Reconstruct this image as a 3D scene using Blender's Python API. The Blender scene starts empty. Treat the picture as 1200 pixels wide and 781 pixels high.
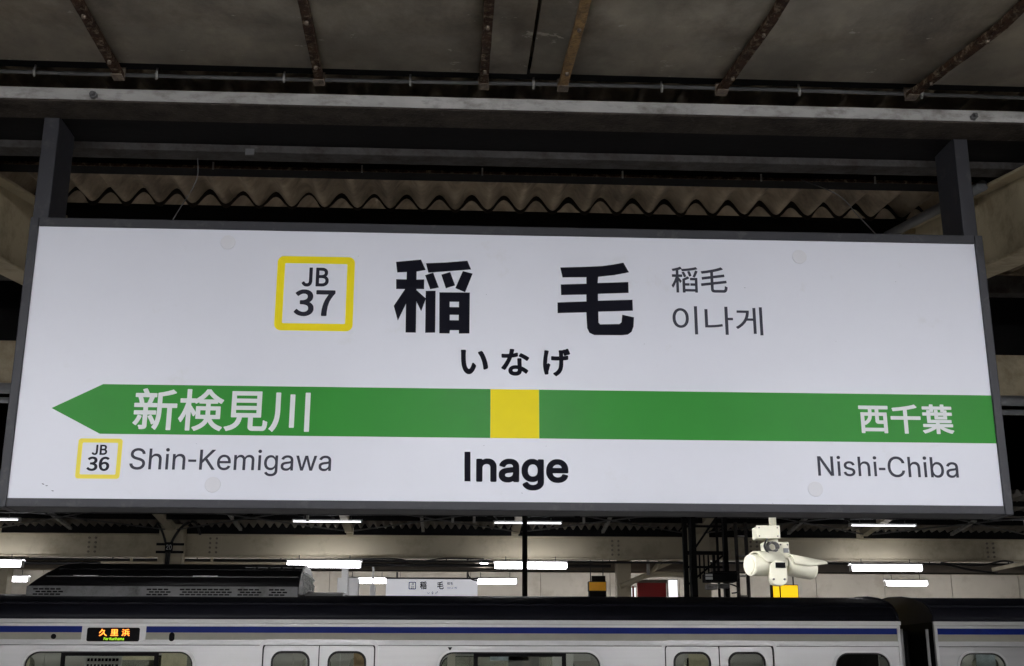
import bpy, bmesh, math, random
from mathutils import Vector, Matrix
random.seed(7)
sc = bpy.context.scene
COL = sc.collection

# ------------------------------------------------------------------ camera
CAM_H = 1.65
def look(pitch, yaw, roll):
    cp, sp, cy, sy = math.cos(pitch), math.sin(pitch), math.cos(yaw), math.sin(yaw)
    f = Vector((sy*cp, cy*cp, sp)); r = Vector((cy, -sy, 0)); u = r.cross(f)
    cr, sr = math.cos(roll), math.sin(roll)
    r2 = cr*r + sr*u; u2 = -sr*r + cr*u
    return Matrix(((r2.x, u2.x, -f.x), (r2.y, u2.y, -f.y), (r2.z, u2.z, -f.z)))
cd = bpy.data.cameras.new('camera')
cam = bpy.data.objects.new('camera', cd); COL.objects.link(cam)
cam.matrix_world = Matrix.Translation((0, 0, CAM_H)) @ look(0.2783, 0.0518, 0.0009).to_4x4()
cd.sensor_fit = 'HORIZONTAL'; cd.sensor_width = 36; cd.lens = 42.0
cd.clip_start = 0.05; cd.clip_end = 500
sc.camera = cam

# ------------------------------------------------------------------ night sky
w = bpy.data.worlds.new('World'); sc.world = w; w.use_nodes = True
nt = w.node_tree
bg = nt.nodes['Background']
sky = nt.nodes.new('ShaderNodeTexSky'); sky.sky_type = 'NISHITA'; sky.sun_disc = False
sky.sun_elevation = math.radians(-4); sky.sun_rotation = math.radians(200)
nt.links.new(sky.outputs[0], bg.inputs[0]); bg.inputs[1].default_value = 0.02

TUBE = 178.0          # radiance of the fluorescent tubes on the near platform
TUBE_EAVE_FILL = 222.0
TUBE_WALL_FILL = 68.0
TUBE_FAR = 21.0
vs = sc.view_settings
vs.view_transform = 'Standard'; vs.look = 'None'; vs.gamma = 1.0; vs.exposure = 0.0
vs.use_curve_mapping = False
sc.render.engine = 'CYCLES'
sc.cycles.use_denoising = True
sc.cycles.max_bounces = 4
sc.cycles.use_adaptive_sampling = True; sc.cycles.adaptive_threshold = 0.03
sc.cycles.transparent_max_bounces = 12
sc.cycles.sample_clamp_indirect = 6.0
sc.cycles.caustics_reflective = False; sc.cycles.caustics_refractive = False

# ------------------------------------------------------------------ materials
def _n(t, kind): return t.nodes.new('ShaderNode' + kind)
def mat(name, col, rough=0.6, metal=0.0, var=0.15, scale=6.0, bump=0.0, dirt=None, dirt_amt=0.5,
        dirt_scale=3.0, stretch=(1, 1, 1), emit=None, emit_s=0.0, spec=0.5):
    m = bpy.data.materials.new(name); m.use_nodes = True
    t = m.node_tree; b = t.nodes['Principled BSDF']
    tc = _n(t, 'TexCoord'); mp = _n(t, 'Mapping'); mp.inputs['Scale'].default_value = stretch
    t.links.new(tc.outputs['Object'], mp.inputs['Vector'])
    n1 = _n(t, 'TexNoise'); n1.inputs['Scale'].default_value = scale; n1.inputs['Detail'].default_value = 8
    n1.inputs['Roughness'].default_value = 0.62
    t.links.new(mp.outputs[0], n1.inputs['Vector'])
    rp = _n(t, 'ValToRGB'); e = rp.color_ramp.elements
    e[0].position = 0.3; e[1].position = 0.7
    e[0].color = (*[c*(1-var) for c in col], 1); e[1].color = (*[min(1, c*(1+var)) for c in col], 1)
    t.links.new(n1.outputs['Fac'], rp.inputs['Fac'])
    out = rp.outputs[0]
    if dirt:
        n2 = _n(t, 'TexNoise'); n2.inputs['Scale'].default_value = dirt_scale; n2.inputs['Detail'].default_value = 10
        n2.inputs['Roughness'].default_value = 0.7
        t.links.new(mp.outputs[0], n2.inputs['Vector'])
        r2 = _n(t, 'ValToRGB'); r2.color_ramp.elements[0].position = 0.62 - 0.35*dirt_amt
        r2.color_ramp.elements[1].position = 0.80 - 0.2*dirt_amt
        t.links.new(n2.outputs['Fac'], r2.inputs['Fac'])
        mx = _n(t, 'MixRGB'); mx.inputs[2].default_value = (*dirt, 1)
        t.links.new(r2.outputs[0], mx.inputs[0]); t.links.new(out, mx.inputs[1]); out = mx.outputs[0]
    t.links.new(out, b.inputs['Base Color'])
    rr = _n(t, 'MapRange'); rr.inputs[3].default_value = max(0.03, rough-0.1); rr.inputs[4].default_value = min(1, rough+0.1)
    t.links.new(n1.outputs['Fac'], rr.inputs[0]); t.links.new(rr.outputs[0], b.inputs['Roughness'])
    b.inputs['Metallic'].default_value = metal
    b.inputs['Specular IOR Level'].default_value = spec
    if bump:
        n3 = _n(t, 'TexNoise'); n3.inputs['Scale'].default_value = scale*6; n3.inputs['Detail'].default_value = 6
        t.links.new(mp.outputs[0], n3.inputs['Vector'])
        bp = _n(t, 'Bump'); bp.inputs['Strength'].default_value = bump; bp.inputs['Distance'].default_value = 0.01
        t.links.new(n3.outputs['Fac'], bp.inputs['Height']); t.links.new(bp.outputs[0], b.inputs['Normal'])
    if emit:
        b.inputs['Emission Color'].default_value = (*emit, 1); b.inputs['Emission Strength'].default_value = emit_s
    return m
def glass_mat(name, tint, refl):
    m = bpy.data.materials.new(name); m.use_nodes = True
    t = m.node_tree; t.nodes.remove(t.nodes['Principled BSDF']); o = t.nodes['Material Output']
    tr = _n(t, 'BsdfTransparent'); tr.inputs[0].default_value = (*tint, 1)
    g = _n(t, 'BsdfGlossy'); g.inputs['Roughness'].default_value = 0.03
    fr = _n(t, 'Fresnel'); fr.inputs[0].default_value = refl
    mx = _n(t, 'MixShader')
    t.links.new(fr.outputs[0], mx.inputs[0]); t.links.new(tr.outputs[0], mx.inputs[1]); t.links.new(g.outputs[0], mx.inputs[2])
    t.links.new(mx.outputs[0], o.inputs[0])
    return m

MT = {}
MT['sign_white'] = mat('sign_white', (0.785, 0.795, 0.865), 0.38, var=0.025, scale=1.6, dirt=(0.70, 0.70, 0.72), dirt_amt=0.06, dirt_scale=5, spec=0.4)
MT['sign_lit'] = mat('sign_lit', (0.76, 0.77, 0.82), 0.4, var=0.02, emit=(0.92, 0.93, 1.0), emit_s=0.42)
MT['sign_frame'] = mat('sign_frame', (0.034, 0.034, 0.040), 0.5, var=0.12, scale=5, dirt=(0.075, 0.072, 0.072), dirt_amt=0.2, dirt_scale=18, bump=0.05, spec=0.35)
MT['ink'] = mat('ink', (0.006, 0.006, 0.012), 0.55, var=0.1, spec=0.06)
MT['ink_grey'] = mat('ink_grey', (0.045, 0.045, 0.065), 0.5, var=0.1, spec=0.2)
MT['ink_code'] = mat('ink_code', (0.022, 0.022, 0.034), 0.55, var=0.1, spec=0.1)
MT['green'] = mat('green', (0.030, 0.27, 0.030), 0.38, var=0.08, scale=2, spec=0.14)
MT['yellow'] = mat('yellow', (0.95, 0.78, 0.004), 0.5, var=0.03, spec=0.2)
MT['yellow_faded'] = mat('yellow_faded', (0.95, 0.80, 0.10), 0.5, var=0.04, spec=0.2)
MT['letter_white'] = mat('letter_white', (0.78, 0.80, 0.80), 0.45, var=0.03)
MT['screw_cap'] = mat('screw_cap', (0.74, 0.74, 0.78), 0.5, var=0.04)
MT['beam_grey'] = mat('beam_grey', (0.42, 0.408, 0.385), 0.6, var=0.25, scale=5, bump=0.4, dirt=(0.10, 0.082, 0.065), dirt_amt=0.42, dirt_scale=16, stretch=(0.5, 1, 1))
MT['beam_dark'] = mat('beam_dark', (0.062, 0.058, 0.056), 0.75, var=0.35, scale=9, bump=0.35, dirt=(0.030, 0.022, 0.018), dirt_amt=0.5, dirt_scale=14, spec=0.25)
MT['black_steel'] = mat('black_steel', (0.009, 0.0085, 0.009), 0.7, var=0.3, scale=6, bump=0.1, spec=0.12)
MT['beam_brown_shaded'] = mat('beam_brown_shaded', (0.050, 0.041, 0.034), 0.8, var=0.45, scale=14, bump=0.5, dirt=(0.11, 0.095, 0.08), dirt_amt=0.15, dirt_scale=40, spec=0.2)
MT['rust'] = mat('rust', (0.050, 0.024, 0.013), 0.85, var=0.6, scale=26, bump=0.9, dirt=(0.36, 0.28, 0.19), dirt_amt=0.30, dirt_scale=46, spec=0.2)
MT['rust_clip'] = mat('rust_clip', (0.17, 0.13, 0.095), 0.8, var=0.5, scale=40, bump=0.4, dirt=(0.05, 0.028, 0.015), dirt_amt=0.4, dirt_scale=50)
MT['rust_ochre'] = mat('rust_ochre', (0.26, 0.15, 0.055), 0.85, var=0.4, scale=22, bump=0.6, dirt=(0.05, 0.028, 0.015), dirt_amt=0.4, dirt_scale=30)
MT['edge_shade'] = mat('edge_shade', (0.030, 0.024, 0.019), 0.8, var=0.4, scale=10, spec=0.2)
MT['slate'] = mat('slate', (0.38, 0.305, 0.215), 0.7, var=0.35, scale=4, bump=0.3, dirt=(0.085, 0.060, 0.040), dirt_amt=0.5, dirt_scale=3.5)
MT['slate_far'] = mat('slate_far', (0.26, 0.235, 0.20), 0.8, var=0.3, scale=2, bump=0.2, dirt=(0.09, 0.075, 0.06), dirt_amt=0.4, dirt_scale=2)
MT['cream'] = mat('cream', (0.50, 0.43, 0.29), 0.6, var=0.14, scale=2.5, bump=0.12, dirt=(0.20, 0.14, 0.075), dirt_amt=0.46, dirt_scale=5)
MT['cream_far'] = mat('cream_far', (0.52, 0.46, 0.335), 0.6, var=0.10, scale=0.9, bump=0.05, dirt=(0.30, 0.25, 0.16), dirt_amt=0.3, dirt_scale=1.6)
MT['brown_far'] = mat('brown_far', (0.20, 0.17, 0.135), 0.7, var=0.2, scale=1.2)
MT['wall'] = mat('wall', (0.56, 0.525, 0.465), 0.6, var=0.10, scale=0.7, dirt=(0.40, 0.36, 0.30), dirt_amt=0.3, dirt_scale=1.1)
MT['concrete'] = mat('concrete', (0.16, 0.155, 0.148), 0.85, var=0.15, scale=2.5, bump=0.2, dirt=(0.09, 0.088, 0.085), dirt_amt=0.3)
MT['ballast'] = mat('ballast', (0.13, 0.115, 0.10), 0.95, var=0.5, scale=14, bump=0.8)
MT['rail'] = mat('rail', (0.30, 0.22, 0.17), 0.45, metal=0.7, var=0.2)
MT['conduit'] = mat('conduit', (0.10, 0.098, 0.098), 0.5, var=0.15, scale=8)
MT['pipe_grey'] = mat('pipe_grey', (0.16, 0.165, 0.175), 0.4, var=0.15, scale=5)
MT['cable'] = mat('cable', (0.015, 0.015, 0.016), 0.45, var=0.2)
MT['white_paint'] = mat('white_paint', (0.78, 0.78, 0.77), 0.45, var=0.04)
MT['ivory'] = mat('ivory', (0.78, 0.76, 0.62), 0.45, var=0.04, scale=5)
MT['tube'] = mat('tube', (0.9, 0.9, 0.9), 0.4, var=0.0, emit=(0.95, 0.96, 1.0), emit_s=TUBE)
MT['tube_eave_fill'] = mat('tube_eave_fill', (0.9, 0.9, 0.9), 0.4, var=0.0, emit=(0.97, 0.96, 0.97), emit_s=TUBE_EAVE_FILL)
MT['tube_wall_fill'] = mat('tube_wall_fill', (0.9, 0.9, 0.9), 0.4, var=0.0, emit=(1.0, 0.96, 0.92), emit_s=TUBE_WALL_FILL)
MT['tube_far'] = mat('tube_far', (0.9, 0.9, 0.9), 0.4, var=0.0, emit=(0.95, 0.95, 1.0), emit_s=TUBE_FAR)
MT['tube_thin'] = mat('tube_thin', (0.9, 0.9, 0.9), 0.4, var=0.0, emit=(0.95, 0.95, 1.0), emit_s=4.0)
MT['stainless'] = mat('stainless', (0.62, 0.612, 0.615), 0.34, metal=0.40, var=0.05, scale=2.0, stretch=(0.15, 1, 6), bump=0.02)
MT['stainless_bright'] = mat('stainless_bright', (0.74, 0.735, 0.73), 0.38, metal=0.25, var=0.06, scale=3)
MT['train_blue'] = mat('train_blue', (0.010, 0.030, 0.27), 0.45, var=0.06, spec=0.15)
MT['train_cream'] = mat('train_cream', (0.50, 0.48, 0.39), 0.4, var=0.05)
MT['roof_navy'] = mat('roof_navy', (0.022, 0.022, 0.032), 0.5, var=0.25, scale=1.5, stretch=(0.3, 1, 1), spec=0.3)
MT['ac_grey'] = mat('ac_grey', (0.25, 0.25, 0.255), 0.38, var=0.2, scale=3, dirt=(0.07, 0.065, 0.06), dirt_amt=0.35)
MT['ac_black'] = mat('ac_black', (0.016, 0.015, 0.017), 0.5, var=0.3, scale=3)
MT['black'] = mat('black', (0.006, 0.006, 0.007), 0.6, var=0.1, spec=0.12)
MT['rubber'] = mat('rubber', (0.02, 0.02, 0.021), 0.7, var=0.2)
MT['interior'] = mat('interior', (0.62, 0.60, 0.54), 0.6, var=0.04)
MT['seat_red'] = mat('seat_red', (0.25, 0.05, 0.07), 0.8, var=0.2)
MT['paper'] = mat('paper', (0.80, 0.81, 0.82), 0.6, var=0.05, scale=10)
MT['paper_blue'] = mat('paper_blue', (0.42, 0.50, 0.58), 0.6, var=0.3, scale=8)
MT['paper_cream'] = mat('paper_cream', (0.70, 0.66, 0.50), 0.6, var=0.2, scale=8)
MT['paper_orange'] = mat('paper_orange', (0.50, 0.36, 0.22), 0.6, var=0.3, scale=8)
MT['led_orange'] = mat('led_orange', (0.8, 0.3, 0.05), 0.5, var=0, emit=(1.0, 0.26, 0.03), emit_s=3.0)
MT['led_green'] = mat('led_green', (0.4, 0.8, 0.05), 0.5, var=0, emit=(0.45, 0.9, 0.02), emit_s=1.3)
MT['cabin_light'] = mat('cabin_light', (0.9, 0.9, 0.9), 0.5, var=0, emit=(1.0, 0.97, 0.90), emit_s=4.5)
MT['sign_yellow_lit'] = mat('sign_yellow_lit', (0.8, 0.6, 0.02), 0.4, var=0, emit=(1.0, 0.64, 0.01), emit_s=1.0)
MT['sign_amber'] = mat('sign_amber', (0.70, 0.36, 0.02), 0.4, var=0.06, scale=8, emit=(1.0, 0.42, 0.01), emit_s=0.10)
MT['poster_lit'] = mat('poster_lit', (0.85, 0.85, 0.87), 0.4, var=0.02, emit=(1, 1, 1), emit_s=1.2)
MT['red_panel'] = mat('red_panel', (0.34, 0.014, 0.014), 0.6, var=0.2, scale=2)
MT['glass'] = glass_mat('glass', (0.72, 0.75, 0.73), 1.45)

# stained ceiling sheet with flaking paint
def ceiling_mat():
    m = mat('ceiling_sheet', (0.27, 0.228, 0.170), 0.42, var=0.42, scale=5.0, bump=0.3, dirt=(0.085, 0.060, 0.038), dirt_amt=0.56, dirt_scale=3.4, stretch=(1, 0.7, 1))
    t = m.node_tree; b = t.nodes['Principled BSDF']
    src = b.inputs['Base Color'].links[0].from_socket
    tc = [n for n in t.nodes if n.type == 'TEX_COORD'][0]
    mp = _n(t, 'Mapping'); mp.inputs['Scale'].default_value = (5, 7, 5); mp.inputs['Location'].default_value = (3.1, 1.7, 0)
    t.links.new(tc.outputs['Object'], mp.inputs[0])
    n = _n(t, 'TexNoise'); n.inputs['Scale'].default_value = 1.3; n.inputs['Detail'].default_value = 7; n.inputs['Roughness'].default_value = 0.75
    t.links.new(mp.outputs[0], n.inputs['Vector'])
    r = _n(t, 'ValToRGB'); r.color_ramp.elements[0].position = 0.635; r.color_ramp.elements[1].position = 0.655
    t.links.new(n.outputs['Fac'], r.inputs[0])
    mx = _n(t, 'MixRGB'); mx.inputs[2].default_value = (0.46, 0.41, 0.34, 1)
    t.links.new(r.outputs[0], mx.inputs[0]); t.links.new(src, mx.inputs[1]); t.links.new(mx.outputs[0], b.inputs['Base Color'])
    return m
MT['ceiling_sheet'] = ceiling_mat()

# ------------------------------------------------------------------ helpers
class MB:
    def __init__(s): s.v = []; s.f = []; s.sm = []
    def add(s, vs, fs, smooth=False):
        o = len(s.v); s.v += [tuple(p) for p in vs]
        s.f += [tuple(i+o for i in f) for f in fs]; s.sm += [smooth]*len(fs); return s
    def box(s, x0, x1, y0, y1, z0, z1):
        vs = [(x, y, z) for x in (x0, x1) for y in (y0, y1) for z in (z0, z1)]
        return s.add(vs, [(0, 1, 3, 2), (4, 6, 7, 5), (0, 4, 5, 1), (2, 3, 7, 6), (0, 2, 6, 4), (1, 5, 7, 3)])
    def bar(s, a, b, wx, wy, up=(0, 0, 1)):        # rectangular bar between two points
        a, b = Vector(a), Vector(b); d = (b-a).normalized(); u = Vector(up)
        if abs(d.dot(u)) > 0.95: u = Vector((1, 0, 0))
        r = d.cross(u).normalized(); u = r.cross(d)
        vs = [p + r*i*wx/2 + u*j*wy/2 for p in (a, b) for i, j in ((-1, -1), (1, -1), (1, 1), (-1, 1))]
        return s.add(vs, [(3, 2, 1, 0), (4, 5, 6, 7), (0, 1, 5, 4), (1, 2, 6, 5), (2, 3, 7, 6), (3, 0, 4, 7)])
    def tube(s, pts, r, n=8, cap=True):
        pts = [Vector(p) for p in pts]; o = len(s.v); k = len(pts); ref = Vector((0.3, 0.2, 1)).normalized()
        for i, p in enumerate(pts):
            d = (pts[min(i+1, k-1)] - pts[max(i-1, 0)]).normalized()
            rr = r[i] if isinstance(r, (list, tuple)) else r
            if abs(d.dot(ref)) > 0.97: a = d.cross(Vector((1, 0, 0))).normalized()
            else: a = d.cross(ref).normalized()
            b = d.cross(a)
            for j in range(n):
                t = 2*math.pi*j/n; s.v.append(tuple(p + a*math.cos(t)*rr + b*math.sin(t)*rr))
        for i in range(k-1):
            for j in range(n):
                s.f.append((o+i*n+j, o+i*n+(j+1) % n, o+(i+1)*n+(j+1) % n, o+(i+1)*n+j)); s.sm.append(True)
        if cap:
            s.f.append(tuple(o+j for j in reversed(range(n)))); s.f.append(tuple(o+(k-1)*n+j for j in range(n))); s.sm += [False]*2
        return s
    def prism(s, prof, axis, a, b, smooth=False):  # closed profile swept along an axis; prof in the other two coords
        n = len(prof)
        def P(p, t): return {'x': (t, p[0], p[1]), 'y': (p[0], t, p[1]), 'z': (p[0], p[1], t)}[axis]
        vs = [P(p, a) for p in prof] + [P(p, b) for p in prof]
        s.add(vs, [(i, (i+1) % n, n+(i+1) % n, n+i) for i in range(n)], smooth)
        return s.add(vs, [tuple(reversed(range(n))), tuple(range(n, 2*n))]) if True else s
    def mesh(s, name, bevel=0.0, seg=2):
        me = bpy.data.meshes.new(name); me.from_pydata(s.v, [], s.f); me.polygons.foreach_set('use_smooth', s.sm)
        bm = bmesh.new(); bm.from_mesh(me)
        bmesh.ops.remove_doubles(bm, verts=bm.verts, dist=1e-6)
        bmesh.ops.recalc_face_normals(bm, faces=bm.faces)
        if bevel:
            es = [e for e in bm.edges if len(e.link_faces) == 2 and e.calc_face_angle(0) > 0.6]
            bmesh.ops.bevel(bm, geom=es, offset=bevel, segments=seg, affect='EDGES', profile=0.5, clamp_overlap=True)
        bm.to_mesh(me); bm.free(); me.update(); return me
    def build(s, name, m, parent=None, bevel=0.0, seg=2, label=None):
        return link(name, s.mesh(name, bevel, seg), m, parent, label)
def link(name, me, m, parent=None, label=None):
    if not me.materials: me.materials.append(MT[m] if isinstance(m, str) else m)
    o = bpy.data.objects.new(name, me); COL.objects.link(o)
    if parent is not None: o.parent = parent; o.matrix_parent_inverse = Matrix.Translation(-WPOS[parent.name])
    else: WPOS[o.name] = Vector((0, 0, 0))
    WPOS[o.name] = Vector((0, 0, 0))
    if label: o['label'] = label
    return o
WPOS = {}
def tag(o, label=None, cat=None, group=None, kind=None):
    if label: o['label'] = label
    if cat: o['category'] = cat
    if group: o['group'] = group
    if kind: o['kind'] = kind
    return o
def thing(name, label, cat, loc=(0, 0, 0), group=None):
    o = bpy.data.objects.new(name, None); COL.objects.link(o); o.location = loc; o.empty_display_size = 0.2
    WPOS[o.name] = Vector(loc)
    return tag(o, label, cat, group)
def box(name, m, parent, x0, x1, y0, y1, z0, z1, bevel=0.0, label=None):
    return MB().box(x0, x1, y0, y1, z0, z1).build(name, m, parent, bevel, label=label)
def copy_thing(src, dx, label=None, group=None):   # a thing with its parts, moved by a vector
    c = src.copy(); COL.objects.link(c); c.location = src.location + Vector(dx)
    if label: c['label'] = label
    if group: c['group'] = group
    for ch in list(src.children):
        k = ch.copy(); COL.objects.link(k); k.parent = c
        for g in list(ch.children):
            q = g.copy(); COL.objects.link(q); q.parent = k
    return c
def rrect(x0, x1, z0, z1, r, n=5):
    P = []
    for cx, cz, a0 in ((x1-r, z1-r, 0), (x0+r, z1-r, 90), (x0+r, z0+r, 180), (x1-r, z0+r, 270)):
        for i in range(n+1):
            a = math.radians(a0 + 90*i/n); P.append((cx + r*math.cos(a), cz + r*math.sin(a)))
    return P
def plate_mesh(name, contours, y, thick, offset=0.0):
    """filled outline with holes in the XZ plane, front face at y, body going back by thick"""
    cu = bpy.data.curves.new(name, 'CURVE'); cu.dimensions = '2D'; cu.fill_mode = 'BOTH'
    cu.extrude = thick/2; cu.offset = offset
    for c in contours:
        s = cu.splines.new('POLY'); s.points.add(len(c)-1); s.use_cyclic_u = True
        for p, q in zip(s.points, c): p.co = (q[0], q[1], 0, 1)
    o = bpy.data.objects.new(name, cu); me = bpy.data.meshes.new_from_object(o); me.name = name
    bpy.data.objects.remove(o); bpy.data.curves.remove(cu)
    me.transform(Matrix(((1, 0, 0, 0), (0, 0, -1, y + thick/2), (0, 1, 0, 0), (0, 0, 0, 1))))
    me.materials.clear()
    for p in me.polygons: p.use_smooth = False
    return me
def plate(name, contours, y, thick, m, parent, offset=0.0, label=None):
    return link(name, plate_mesh(name, contours, y, thick, offset), m, parent, label)
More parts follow.
